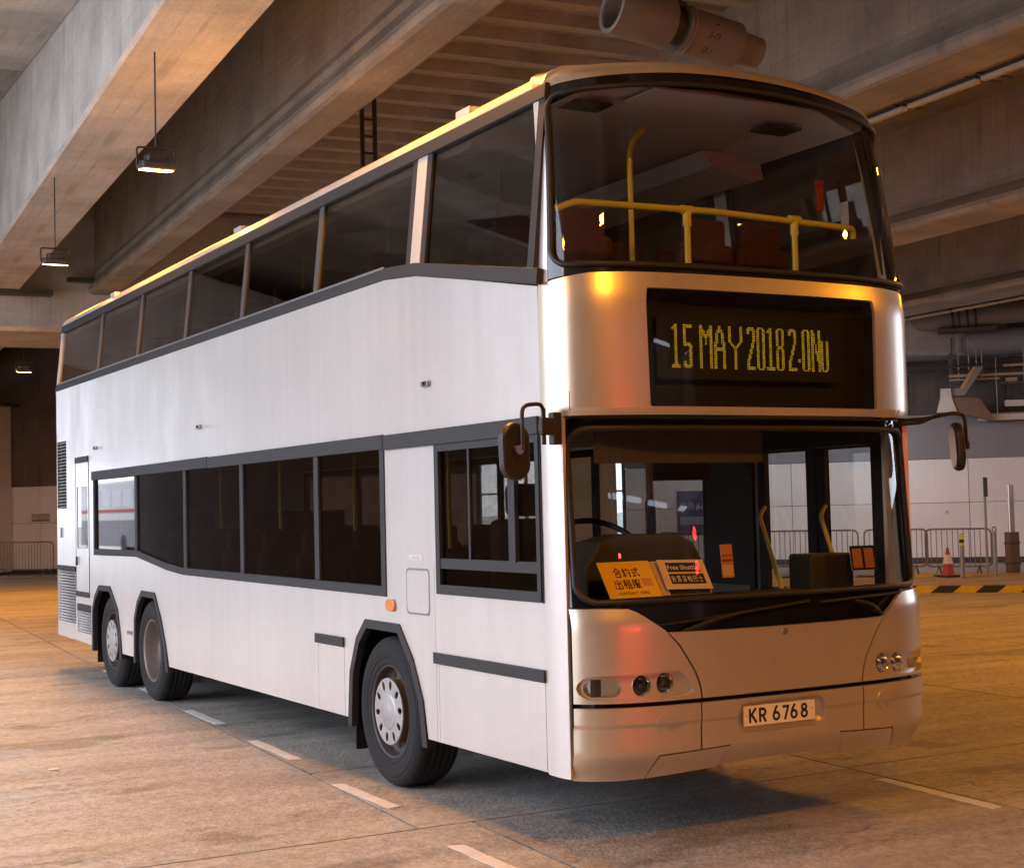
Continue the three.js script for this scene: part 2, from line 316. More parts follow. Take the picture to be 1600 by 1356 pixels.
// ---------------------------------------------------------------- far wall, at 45 degrees to the bus
const WT = -0.7954, WO = [4.92, 0, -43.41];
const wQ = new THREE.Matrix4().makeRotationY(WT).setPosition(...WO);
const wPos = (s, y, d) => V3(s, y, d).applyMatrix4(wQ).toArray();
const wallPlace = (o) => { o.position.set(...WO); o.rotation.y = WT; return o; };
{
  const g = struct(wallPlace(new THREE.Group())); g.name = 'panelled_wall'; scene.add(g);
  // clad panels, two rows, with a glazed opening between s = 15.1 and 19.45
  const edges = []; let s = -9; while (s < 17.3) { edges.push([s, s + 2.25]); s += 2.2; s += 0.05; }
  const cols = []; for (let q = -8.9; q < 14.6; q += 2.3) cols.push([q, Math.min(q + 2.3, 15.05)]);
  for (let q = 19.5; q < 40; q += 2.35) cols.push([q, q + 2.35]);
  cols.forEach(([a, b], i) => { for (const [y0, y1] of [[0.16, 1.62], [1.632, 2.8]]) mesh('panel', muv(rbx(b - a - 0.014, y1 - y0, 0.05, 0.006, (a + b) / 2, (y0 + y1) / 2, 0)), M.wallWhite[(i * 2 + (y0 > 1 ? 1 : 0)) % 3], g); });
  mesh('backing', [b2(-9, 15.05, 0, 2.8, -0.3, -0.03), b2(19.48, 40.5, 0, 2.8, -0.3, -0.03)], M.joint, g);
  mesh('skirting', [b2(-9, 15.05, 0, 0.15, -0.02, 0.035), b2(19.48, 40.5, 0, 0.15, -0.02, 0.035)], M.darkSteel, g);
  // upper wall: brown concrete at the left, grey fascia at the right
  mesh('upper_wall', muv(b2(-9, 15.05, 2.81, 9.0, -0.5, -0.06)), M.wallBrown, g);
  mesh('lintel', muv(b2(15.05, 19.48, 3.7, 9.0, -0.5, -0.06)), M.wallBrown, g);
  mesh('fascia', muv(b2(19.48, 40.5, 2.81, 4.0, -0.5, 0.06)), M.wallGrey, g);
  for (let q = 19.6; q < 40; q += 2.6) for (const [y0, y1] of [[4.02, 5.6], [5.62, 7.7]]) mesh('panel', muv(b2(q, q + 2.58, y0, y1, -1.6, -1.5)), y0 > 5 ? M.wallGrey : M.wallBrown, g);
  mesh('upper_backing', b2(19.5, 40.5, 3.9, 8.4, -1.75, -1.65), M.joint, g);
  mesh('ledge', muv(b2(19.48, 40.5, 3.9, 4.0, -1.6, -0.5)), M.conc2, g);
  // glazed opening
  for (const [x0, x1, y0, y1] of [[15.07, 15.13, 0, 3.7], [16.5, 16.55, 0, 3.64], [17.95, 18.0, 0, 3.64], [19.4, 19.46, 0, 3.7], [15.13, 19.4, 3.64, 3.7]]) mesh('window_frame', b2(x0, x1, y0, y1, -0.2, 0), M.darkSteel, g);
  for (const [a, b] of [[15.13, 16.5], [16.55, 17.95], [18.0, 19.4]]) { for (const [y0, y1] of [[0.02, 1.0], [1.06, 2.15], [2.2, 3.64]]) mesh('pane', bx(b - a, y1 - y0, 0.001, (a + b) / 2, (y0 + y1) / 2, -0.1), M.glassClear, g); for (const y of [1.0, 2.15]) mesh('transom', b2(a, b, y, y + 0.05, -0.15, -0.05), M.darkSteel, g); }
}

// ---------------------------------------------------------------- the bus
const bus = thing('double_decker_bus', 'silver double-decker bus with dark side windows and an amber front destination display', 'bus');
// front outline in plan: a superellipse quarter on each side; p is arc length along a reference outline
const REF = { a: 1.25, b: 0.42, n: 3.2 }, TAB = [];
{ let L = 0, px = 0, pz = 0; const N = 3000; for (let i = 0; i <= N; i++) { const t = (1 - Math.pow(1 - i / N, 2.2)) * Math.PI / 2, x = REF.a * Math.pow(Math.sin(t), 2 / REF.n), z = -REF.b + REF.b * Math.pow(Math.max(0, Math.cos(t)), 2 / REF.n); if (i) L += Math.hypot(x - px, z - pz); TAB.push([L, t]); px = x; pz = z; } }
const PMAX = TAB[TAB.length - 1][0];
function tOf(p) { p = Math.min(Math.abs(p), PMAX); let a = 0, b = TAB.length - 1; while (b - a > 1) { const m = (a + b) >> 1; if (TAB[m][0] > p) b = m; else a = m; } const f = (p - TAB[a][0]) / Math.max(1e-9, TAB[b][0] - TAB[a][0]); return TAB[a][1] + (TAB[b][1] - TAB[a][1]) * f; }
function pOfT(t) { let a = 0, b = TAB.length - 1; while (b - a > 1) { const m = (a + b) >> 1; if (TAB[m][1] > t) b = m; else a = m; } const f = (t - TAB[a][1]) / Math.max(1e-9, TAB[b][1] - TAB[a][1]); return TAB[a][0] + (TAB[b][0] - TAB[a][0]) * f; }
const sst = (a, b, x) => { const t = Math.max(0, Math.min(1, (x - a) / (b - a))); return t * t * (3 - 2 * t); };
const PROF = {
  low(y) { let zf = 0.035 - 0.075 * (1 - sst(0.33, 0.52, y)) - 0.03 * sst(1.15, 1.3, y) - 0.008 * (1 - sst(0.635, 0.65, y)); return { zf, a: 1.25 - 0.035 * (1 - sst(0.33, 0.50, y)), b: 0.42, n: 3.2 }; },
  ws(y) { return { zf: -0.03 - 0.07 * (y - 1.25), a: 1.245, b: 0.42, n: 3.2 }; },
  disp(y) { const t = sst(2.86, 3.08, y); return { zf: -0.014 * t - 0.02 * (1 - sst(2.27, 2.31, y)), a: 1.25 - 0.005 * t, b: 0.42 - 0.02 * t, n: 3.2 - 0.3 * t }; },
  up(y) { const t = (y - 3.05) / 1.05; return { zf: -0.016 - 0.09 * t - 0.05 * Math.max(0, t) ** 3, a: 1.245 - 0.075 * t, b: 0.40, n: 2.9 }; },
};
function PT(p, y, prof, off = 0) {
  const f = (P) => { const q = prof(y), t = tOf(P), x = q.a * Math.pow(Math.sin(t), 2 / q.n), z = q.zf - q.b + q.b * Math.pow(Math.max(0, Math.cos(t)), 2 / q.n); return [P < 0 ? -x : x, z]; };
  const [x, z] = f(p); if (!off) return V3(x, y, z);
  const n = NRM(p, y, prof); return V3(x + n.x * off, y + n.y * off, z + n.z * off);
}
function NRM(p, y, prof) {
  const e = 0.004, pp = Math.max(-PMAX + e * 2, Math.min(PMAX - e * 2, p)), a = PT(pp + e, y, prof).sub(PT(pp - e, y, prof)), b = PT(pp, y + e, prof).sub(PT(pp, y - e, prof));
  return a.cross(b).normalize();
}
function XP(x, y, prof) { const q = prof(y), t = Math.asin(Math.min(1, Math.pow(Math.abs(x) / q.a, q.n / 2))); return Math.sign(x) * pOfT(t); }
const toP = (pts, prof) => pts.map(([x, y]) => [Math.abs(x) >= 1.2499 ? Math.sign(x) * PMAX : XP(x, y, prof), y]);
const PSEAM = pOfT(Math.acos(Math.pow(1 - 0.235 / 0.42, 1.6)));
function clipHalf(poly, ax, v, keepGreater) {
  const o = [], n = poly.length; for (let i = 0; i < n; i++) { const a = poly[i], b = poly[(i + 1) % n], da = keepGreater ? a[ax] - v : v - a[ax], db = keepGreater ? b[ax] - v : v - b[ax]; if (da >= 0) o.push(a); if ((da > 0 && db < 0) || (da < 0 && db > 0)) { const t = da / (da - db); o.push([a[0] + (b[0] - a[0]) * t, a[1] + (b[1] - a[1]) * t]); } } return o;
}
// a curved panel: polygon in (p, y), cut to a fine grid and laid on the surface, with a turned-in edge
function sheet(pts, prof, { holes = [], off = 0, lip = 0.02, dp = 0.06, dy = 0.08, lipHoles = lip } = {}) {
  const c = pts.map((q) => V2(...q)); if (THREE.ShapeUtils.isClockWise(c)) c.reverse();
  const hs = holes.map((h) => { const q = h.map((k) => V2(...k)); if (!THREE.ShapeUtils.isClockWise(q)) q.reverse(); return q; });
  const all = c.concat(...hs), pos = [], nor = [], uv = [];
  const put = (P) => { const v = PT(P[0], P[1], prof, off), n = NRM(P[0], P[1], prof); pos.push(v.x, v.y, v.z); nor.push(n.x, n.y, n.z); uv.push(P[0], P[1]); };
  for (const f of THREE.ShapeUtils.triangulateShape(c, hs)) {
    const tri = f.map((i) => [all[i].x, all[i].y]);
    const u0 = Math.floor(Math.min(...tri.map((q) => q[0])) / dp), u1 = Math.ceil(Math.max(...tri.map((q) => q[0])) / dp);
    for (let i = u0; i < u1; i++) {
      let s = clipHalf(clipHalf(tri, 0, i * dp, true), 0, (i + 1) * dp, false); if (s.length < 3) continue;
      const v0 = Math.floor(Math.min(...s.map((q) => q[1])) / dy), v1 = Math.ceil(Math.max(...s.map((q) => q[1])) / dy);
      for (let j = v0; j < v1; j++) { const k = clipHalf(clipHalf(s, 1, j * dy, true), 1, (j + 1) * dy, false); for (let m = 1; m + 1 < k.length; m++) { put(k[0]); put(k[m]); put(k[m + 1]); } }
    }
  }
  const edge = (loop, depth) => { if (!depth) return; for (let i = 0; i < loop.length; i++) { const a = loop[i], b = loop[(i + 1) % loop.length], n = Math.max(1, Math.ceil(a.distanceTo(b) / 0.05));
    for (let k = 0; k < n; k++) { const A = a.clone().lerp(b, k / n), B = a.clone().lerp(b, (k + 1) / n), q = [PT(A.x, A.y, prof, off), PT(B.x, B.y, prof, off), PT(B.x, B.y, prof, off - depth), PT(A.x, A.y, prof, off - depth)], nn = q[1].clone().sub(q[0]).cross(q[3].clone().sub(q[0])).normalize().negate();
      for (const ix of [0, 2, 1, 0, 3, 2]) { pos.push(q[ix].x, q[ix].y, q[ix].z); nor.push(nn.x, nn.y, nn.z); uv.push(A.x, A.y); } } } };
  edge(c, lip); hs.forEach((h) => edge(h, lipHoles));
  const g = new THREE.BufferGeometry(); g.setAttribute('position', new THREE.Float32BufferAttribute(pos, 3)); g.setAttribute('normal', new THREE.Float32BufferAttribute(nor, 3)); g.setAttribute('uv', new THREE.Float32BufferAttribute(uv, 2)); return g;
}
const mirP = (pts) => pts.map(([p, y]) => [-p, y]).reverse();
const lin = (a, b, n, f) => Array.from({ length: n + 1 }, (_, i) => f(a + (b - a) * i / n));
const bp = (name, geo, mat, parent = bus) => mesh(name, geo, mat, parent);

// ---- bumper, wings, bonnet
const LO = PROF.low, q2 = 0.004;
{
  const gapTop = 0.742;
  const insL = toP([[-0.86, 0.36], [-0.81, 0.478], [-0.385, 0.497], [-0.43, 0.385]], LO);
  const corner = [[-PSEAM, 0.355], ...toP([[-1.0, 0.355], [-0.866, 0.36], [-0.816, 0.486], [-0.572, 0.497], [-0.568, gapTop]], LO), [-PSEAM, gapTop]];
  const bl = bp('bumper_corner', sheet(corner, LO, { lip: 0.03, dp: 0.04, dy: 0.015 }), M.front);
  const br = bp('bumper_corner', sheet(mirP(corner), LO, { lip: 0.03, dp: 0.04, dy: 0.015 }), M.front);
  const recess = toP(rrect(-0.335, 0.285, 0.555, 0.722, 0.078), LO);
  const mid = toP([[-0.560, gapTop], [-0.560, 0.497], [-0.380, 0.505], [-0.424, 0.392], [-0.2, 0.405], [0.2, 0.405], [0.424, 0.392], [0.380, 0.505], [0.560, 0.497], [0.560, gapTop]], LO);
  const bm = bp('bumper_centre', sheet(mid, LO, { holes: [recess], lip: 0.03, lipHoles: 0.03, dp: 0.04, dy: 0.015 }), M.front);
  bp('plate_recess', sheet(toP(rrect(-0.337, 0.287, 0.553, 0.724, 0.078), LO), LO, { off: -0.026, lip: 0 }), M.front, bm);
  bp('tow_flap', sheet(insL, LO, { lip: 0.03 }), M.front); bp('tow_flap', sheet(mirP(insL), LO, { lip: 0.03 }), M.front);
  for (const [par, sx] of [[bl, -1], [br, 1]]) { const cap = toP(lin(0, 2 * Math.PI, 28, (a) => [sx * 0.755 + 0.079 * Math.cos(a), 0.648 + 0.066 * Math.sin(a)]).slice(0, -1), LO); bp('tow_cap', sheet(cap, LO, { off: 0.004, lip: 0.012 }), M.front, par); }
  // wings with the lamp recess
  const gb = 0.766;
  const curve = [[-0.962, 1.252], [-0.915, 1.232], [-0.86, 1.196], [-0.77, 1.133], [-0.697, 1.055], [-0.645, 0.975], [-0.602, 0.905], [-0.578, 0.845], [-0.568, 0.80], [-0.566, gb]];
  const wing = [[-PSEAM, gb], [-PSEAM, 1.256], ...toP([[-1.1, 1.257], ...curve], LO)];
  const pill = [];
  { // lamp recess outline: round outside end, drawn to a soft point inside
    const c = [[-1.130, 0.785], [-1.03, 0.781], [-0.9, 0.781], [-0.75, 0.783], [-0.655, 0.788], [-0.616, 0.797], [-0.612, 0.815], [-0.635, 0.855], [-0.665, 0.90], [-0.70, 0.918], [-0.80, 0.916], [-0.95, 0.912], [-1.1, 0.91]]; for (const k of c) pill.push(k);
    pill.push([-1.155, 0.907], [-1.19, 0.895], [-1.208, 0.87], [-1.213, 0.845], [-1.205, 0.815], [-1.18, 0.793]);
  }
  const ph = toP(pill, LO);
  const bigger = (pts, k) => { const cx = pts.reduce((s, q) => s + q[0], 0) / pts.length, cy = pts.reduce((s, q) => s + q[1], 0) / pts.length; return pts.map(([x, y]) => [x + Math.sign(x - cx) * k, y + Math.sign(y - cy) * k]); };
  for (const sx of [-1, 1]) {
    const m = (q) => sx < 0 ? q : mirP(q);
    const w = bp('headlamp_wing', sheet(m(wing), LO, { holes: [m(ph)], lip: 0.03, lipHoles: 0.036, dp: 0.03, dy: 0.04 }), M.front);
    const ind = toP(rrect(-1.198, -1.010, 0.797, 0.890, 0.044), LO), rounds = [[-0.897, 0.848], [-0.762, 0.854]];
    const rh = rounds.map(([x, y]) => toP(lin(0, 2 * Math.PI, 24, (a) => [x + 0.052 * Math.cos(a), y + 0.057 * Math.sin(a)]).slice(0, -1), LO));
    bp('lamp_surround', sheet(m(bigger(ph, 0.004)), LO, { off: -0.034, lip: 0, holes: [m(ind), ...rh.map(m)], lipHoles: 0.05, dp: 0.03, dy: 0.04 }), M.front, w);
    // indicator: pale bowl under a clear lens
    const il = bp('indicator_lamp', sheet(m(bigger(ind, 0.002)), LO, { off: -0.076, lip: 0 }), M.chrome);
    bp('lens', sheet(m(ind), LO, { off: -0.037, lip: 0 }), M.lensIndicator || M.glassClear, il);
    rounds.forEach(([x, y]) => {
      const p = XP(x * -sx * -1, y, LO) * 1, pc = PT(sx < 0 ? XP(x, y, LO) : -XP(x, y, LO), y, LO, -0.04), n = NRM(sx < 0 ? XP(x, y, LO) : -XP(x, y, LO), y, LO);
      const qd = new THREE.Quaternion().setFromUnitVectors(V3(0, 1, 0), V3(n.x * 0.35, 0, 1).normalize());
      const bowl = new THREE.LatheGeometry([[0.0, -0.06], [0.015, -0.058], [0.03, -0.05], [0.045, -0.03], [0.053, 0.0], [0.058, 0.004]].map((k) => V2(...k)), 28);
      const L = bp('headlight', bowl.applyQuaternion(qd).translate(pc.x, pc.y, pc.z), M.chrome);
      bp('bulb', new THREE.SphereGeometry(0.014, 12, 8).applyQuaternion(qd).translate(pc.x - n.x * 0.035, pc.y, pc.z - n.z * 0.035), M.rimDark, L);
      bp('lens', new THREE.LatheGeometry([[0.0001, 0.02], [0.02, 0.018], [0.038, 0.012], [0.052, 0.002]].map((k) => V2(...k)), 28).applyQuaternion(qd).translate(pc.x, pc.y, pc.z), M.glassClear, L);
    });
  }
  // bonnet flap
  const cr = curve.filter(([x, y]) => y < 1.12).map(([x, y]) => [x + 0.012, y]);
  const L = [[-0.752, 1.118], ...cr.slice(0, -1), [-0.554, gb]];
  const bon = toP([...lin(0.752, -0.752, 12, (x) => [x, 1.121 - 0.006 * (1 - (x / 0.75) ** 2)]), ...L.slice(1), ...L.slice(1).reverse().map(([x, y]) => [-x, y])], LO);
  const bn = bp('bonnet', sheet(bon, LO, { lip: 0.04 }), M.front);
  const c0 = PT(0, 1.085, LO); bp('lock', new THREE.CylinderGeometry(0.018, 0.021, 0.014, 18).rotateX(Math.PI / 2).translate(0, 1.085, c0.z + 0.004), M.alu, bn);
  // dark carcass behind all gaps
  bp('front_carcass', sheet([[-PMAX, 0.44], [PMAX, 0.44], [PMAX, 1.24], [-PMAX, 1.24]], LO, { off: -0.09, lip: 0 }), M.blackMat);
  // number plate
  const pc = PT(0, 0.64, LO, -0.026);
  const cv = document.createElement('canvas'); cv.width = 520; cv.height = 116; const x = cv.getContext('2d');
  x.fillStyle = '#e9e6dd'; x.fillRect(0, 0, 520, 116); x.fillStyle = '#0c0910';
  // letters drawn as heavy strokes
  x.strokeStyle = '#0c0910'; x.lineWidth = 15; x.lineJoin = 'miter'; x.lineCap = 'butt';
  const K = (o) => { x.beginPath(); x.moveTo(o + 8, 16); x.lineTo(o + 8, 100); x.moveTo(o + 52, 14); x.lineTo(o + 12, 60); x.moveTo(o + 20, 50); x.lineTo(o + 54, 101); x.stroke(); };
  const Rr = (o) => { x.beginPath(); x.moveTo(o + 8, 100); x.lineTo(o + 8, 23); x.lineTo(o + 28, 23); x.arc(o + 28, 42, 19, -Math.PI / 2, Math.PI / 2); x.lineTo(o + 8, 61); x.moveTo(o + 26, 58); x.lineTo(o + 50, 101); x.stroke(); };
  const d6 = (o) => { x.beginPath(); x.ellipse(o + 26, 73, 20, 21, 0, 0, 7); x.stroke(); x.beginPath(); x.moveTo(o + 33, 13); x.quadraticCurveTo(o + 9, 48, o + 6.5, 73); x.stroke(); };
  const d7 = (o) => { x.beginPath(); x.moveTo(o + 2, 23); x.lineTo(o + 44, 23); x.lineTo(o + 18, 101); x.stroke(); };
  const d8 = (o) => { x.beginPath(); x.ellipse(o + 26, 37, 16, 16, 0, 0, 7); x.stroke(); x.beginPath(); x.ellipse(o + 26, 76, 20, 19, 0, 0, 7); x.stroke(); };
  K(36); Rr(108); d6(208); d7(278); d6(338); d8(414);
  x.beginPath(); x.arc(22, 58, 4, 0, 7); x.arc(500, 52, 4, 0, 7); x.fill();
  const t = new THREE.CanvasTexture(cv); t.colorSpace = THREE.SRGBColorSpace; t.anisotropy = 8;
  const pm = std('#ffffff', 0.45, 0, { map: t });
  const np = bp('number_plate', rbx(0.50, 0.112, 0.008, 0.003, -0.036, 0.642, pc.z + 0.006), M.whitePaint);
  bp('plate_face', new THREE.PlaneGeometry(0.494, 0.106).translate(-0.036, 0.642, pc.z + 0.0115), pm, np);
}
// ---- lower windscreen: black frame, glass, scuttle
const WS = PROF.ws;
{
  const outer = [[-PSEAM, 1.262], [-PSEAM, 2.235], ...toP([[-1.15, 2.262], [-0.8, 2.266], [0, 2.266], [0.8, 2.266], [1.15, 2.262]], WS), [PSEAM, 2.235], [PSEAM, 1.262], ...toP([[1.0, 1.262]], WS),
    ...toP([[0.78, 1.128], [0.4, 1.118], [0, 1.116], [-0.4, 1.118], [-0.78, 1.128], [-0.95, 1.24], [-1.0, 1.262]], WS)];
  const e = 1.178, inner = [];
  for (const [cx, cy, a0] of [[e - 0.10, 1.285 + 0.10, -90], [e - 0.10, 2.205 - 0.10, 0], [-(e - 0.10), 2.205 - 0.10, 90], [-(e - 0.10), 1.285 + 0.10, 180]]) for (let i = 0; i <= 6; i++) { const a = (a0 + 15 * i) * Math.PI / 180; inner.push([cx + 0.1 * Math.cos(a), cy + 0.1 * Math.sin(a)]); }
  const ip = toP(inner, WS);
  const f = bp('windscreen_frame', sheet(outer, WS, { holes: [ip], lip: 0.04, lipHoles: 0, dp: 0.03 }), M.blackGloss);
  bp('windscreen', sheet(ip.map(([p, y]) => [p * 1.003, y]), WS, { off: -0.008, lip: 0 }), M.glassFront);
  // rubber bead round the glass
  const bead = ip.map(([p, y]) => PT(p, y, WS, 0.002).toArray()); const loop = bead.concat([bead[0]]);
  const dense = []; for (let i = 0; i < ip.length; i++) { const a = ip[i], b = ip[(i + 1) % ip.length], n = Math.max(1, Math.ceil(Math.hypot(a[0] - b[0], a[1] - b[1]) / 0.06)); for (let k = 0; k < n; k++) dense.push(PT(a[0] + (b[0] - a[0]) * k / n, a[1] + (b[1] - a[1]) * k / n, WS, 0.009)); }
  bp('rubber_bead', new THREE.TubeGeometry(new THREE.CatmullRomCurve3(dense, true, 'catmullrom', 0.5), dense.length * 4, 0.018, 8, true), M.rubber, f);
  // wipers
  for (const [x0, y0, x1, y1, bx0, by0, bx1, by1] of [[-0.70, 1.10, -0.25, 1.20, -0.78, 1.155, 0.22, 1.235], [0.76, 1.13, 0.55, 1.22, 0.30, 1.225, 0.95, 1.245]]) {
    const P = (x, y, o) => PT(XP(x, y, WS), y, WS, o).toArray();
    const w = bp('wiper', tube([P(x0, y0, 0.03), P((x0 + x1) / 2, (y0 + y1) / 2 + 0.02, 0.06), P(x1, y1, 0.035)], 0.011, 8), M.rubber);
    bp('blade', tube(lin(0, 1, 5, (t) => P(bx0 + (bx1 - bx0) * t, by0 + (by1 - by0) * t, 0.018)), 0.009, 6), M.rubber, w);
  }
}
// ---- display band
const DI = PROF.disp;
{
  const hole = toP(rrect(-0.797, 0.797, 2.315, 2.95, 0.012, 2), DI);
  const band = [[-PMAX, 2.272], ...toP([[-1, 2.272], [0, 2.272], [1, 2.272]], DI), [PMAX, 2.272], [PMAX, 2.985], ...toP([[1.2, 3.01], [1.1, 3.028], [0.9, 3.034], [0, 3.036], [-0.9, 3.034], [-1.1, 3.028], [-1.2, 3.01]], DI), [-PMAX, 2.985]];
  const b = bp('display_band', sheet(band, DI, { holes: [hole], lip: 0.05, lipHoles: 0.02 }), M.front);
  bp('display_glass', sheet(hole, DI, { off: -0.008, lip: 0 }), M.glassClear, b);
  bp('display_box', [b2(-0.81, 0.81, 2.30, 2.965, -0.15, -0.14), b2(-0.83, -0.81, 2.30, 2.965, -0.15, -0.06), b2(0.81, 0.83, 2.30, 2.965, -0.15, -0.06), b2(-0.83, 0.83, 2.29, 2.30, -0.15, -0.07), b2(-0.83, 0.83, 2.965, 2.975, -0.15, -0.07)], M.voidBlack, b);
  // dot matrix
  const GL = { 1: [[2, 0, 2, 24], [1, 1, 1, 2], [0, 2, 2, 1], [0, 22, 6, 2]], 5: [[0, 0, 2, 12], [2, 0, 4, 2], [0, 10, 5, 2], [4, 11, 2, 12], [0, 20, 2, 3], [1, 22, 4, 2]], M: [[0, 0, 2, 24], [7, 0, 2, 24], [2, 2, 1, 4], [6, 2, 1, 4], [3, 3, 1, 4], [5, 3, 1, 4], [4, 5, 1, 6]],
    A: [[3, 0, 2, 4], [2, 2, 4, 2], [1, 4, 2, 6], [5, 4, 2, 6], [0, 9, 2, 15], [6, 9, 2, 15], [0, 12, 8, 2]], Y: [[0, 0, 2, 9], [8, 0, 2, 9], [1, 9, 2, 1], [7, 9, 2, 1], [2, 10, 2, 1], [6, 10, 2, 1], [3, 11, 4, 1], [4, 12, 2, 12]],
    2: [[1, 0, 4, 1], [0, 1, 6, 1], [0, 2, 2, 2], [4, 1, 2, 8], [3, 9, 2, 3], [2, 12, 2, 3], [1, 15, 2, 3], [0, 18, 2, 4], [0, 22, 6, 2]], 0: [[1, 0, 4, 1], [0, 1, 2, 22], [4, 1, 2, 22], [1, 23, 4, 1]],
    8: [[1, 0, 4, 1], [0, 1, 2, 9], [4, 1, 2, 9], [1, 10, 4, 2], [0, 12, 2, 11], [4, 12, 2, 11], [1, 23, 4, 1]], '.': [[0, 17, 2, 2]], N: [[0, 0, 2, 24], [5, 0, 2, 24], [2, 2, 1, 6], [3, 8, 1, 4], [3, 12, 2, 2], [4, 13, 1, 5]], u: [[0, 6, 2, 17], [4, 6, 2, 17], [1, 23, 4, 1]] };
  const TXT = [['1', 0], ['5', 8], ['M', 19], ['A', 29], ['Y', 39], ['2', 52], ['0', 59], ['1', 66], ['8', 73], ['2', 82], ['.', 89], ['0', 92], ['N', 99], ['u', 106]];
  const cs = 10, CW = 132, CH = 36, cv = document.createElement('canvas'); cv.width = CW * cs; cv.height = CH * cs; const x = cv.getContext('2d');
  x.fillStyle = '#000'; x.fillRect(0, 0, cv.width, cv.height);
  const on = new Set(); for (const [ch, o] of TXT) for (const [c, r, w, h] of GL[ch]) for (let i = 0; i < w; i++) for (let j = 0; j < h; j++) on.add((c + o + i + 10) + ',' + (r + j + 6));
  for (const k of on) { const [c, r] = k.split(',').map(Number), e = 0.82 + 0.3 * rnd(); x.fillStyle = `rgb(${Math.min(255, 228 * e) | 0},${Math.min(255, 176 * e) | 0},${40 * e | 0})`; x.fillRect(c * cs + 1, r * cs + 1.5, cs - 1.6, cs - 3); }
  const t = new THREE.CanvasTexture(cv); t.colorSpace = THREE.SRGBColorSpace; t.anisotropy = 8;
  const lm = std([0.0025, 0.0025, 0.0025], 0.9, 0, { emissiveMap: t }); lm.emissive.set(0xffffff); lm.emissiveIntensity = 0.20;
  const px = 1.105 / 112, py = 0.24 / 24;
  bp('dot_matrix', new THREE.PlaneGeometry(CW * px, CH * py).translate(-0.608 - 10 * px + CW * px / 2, 2.770 + 6 * py - CH * py / 2, -0.095), lm, b);
}
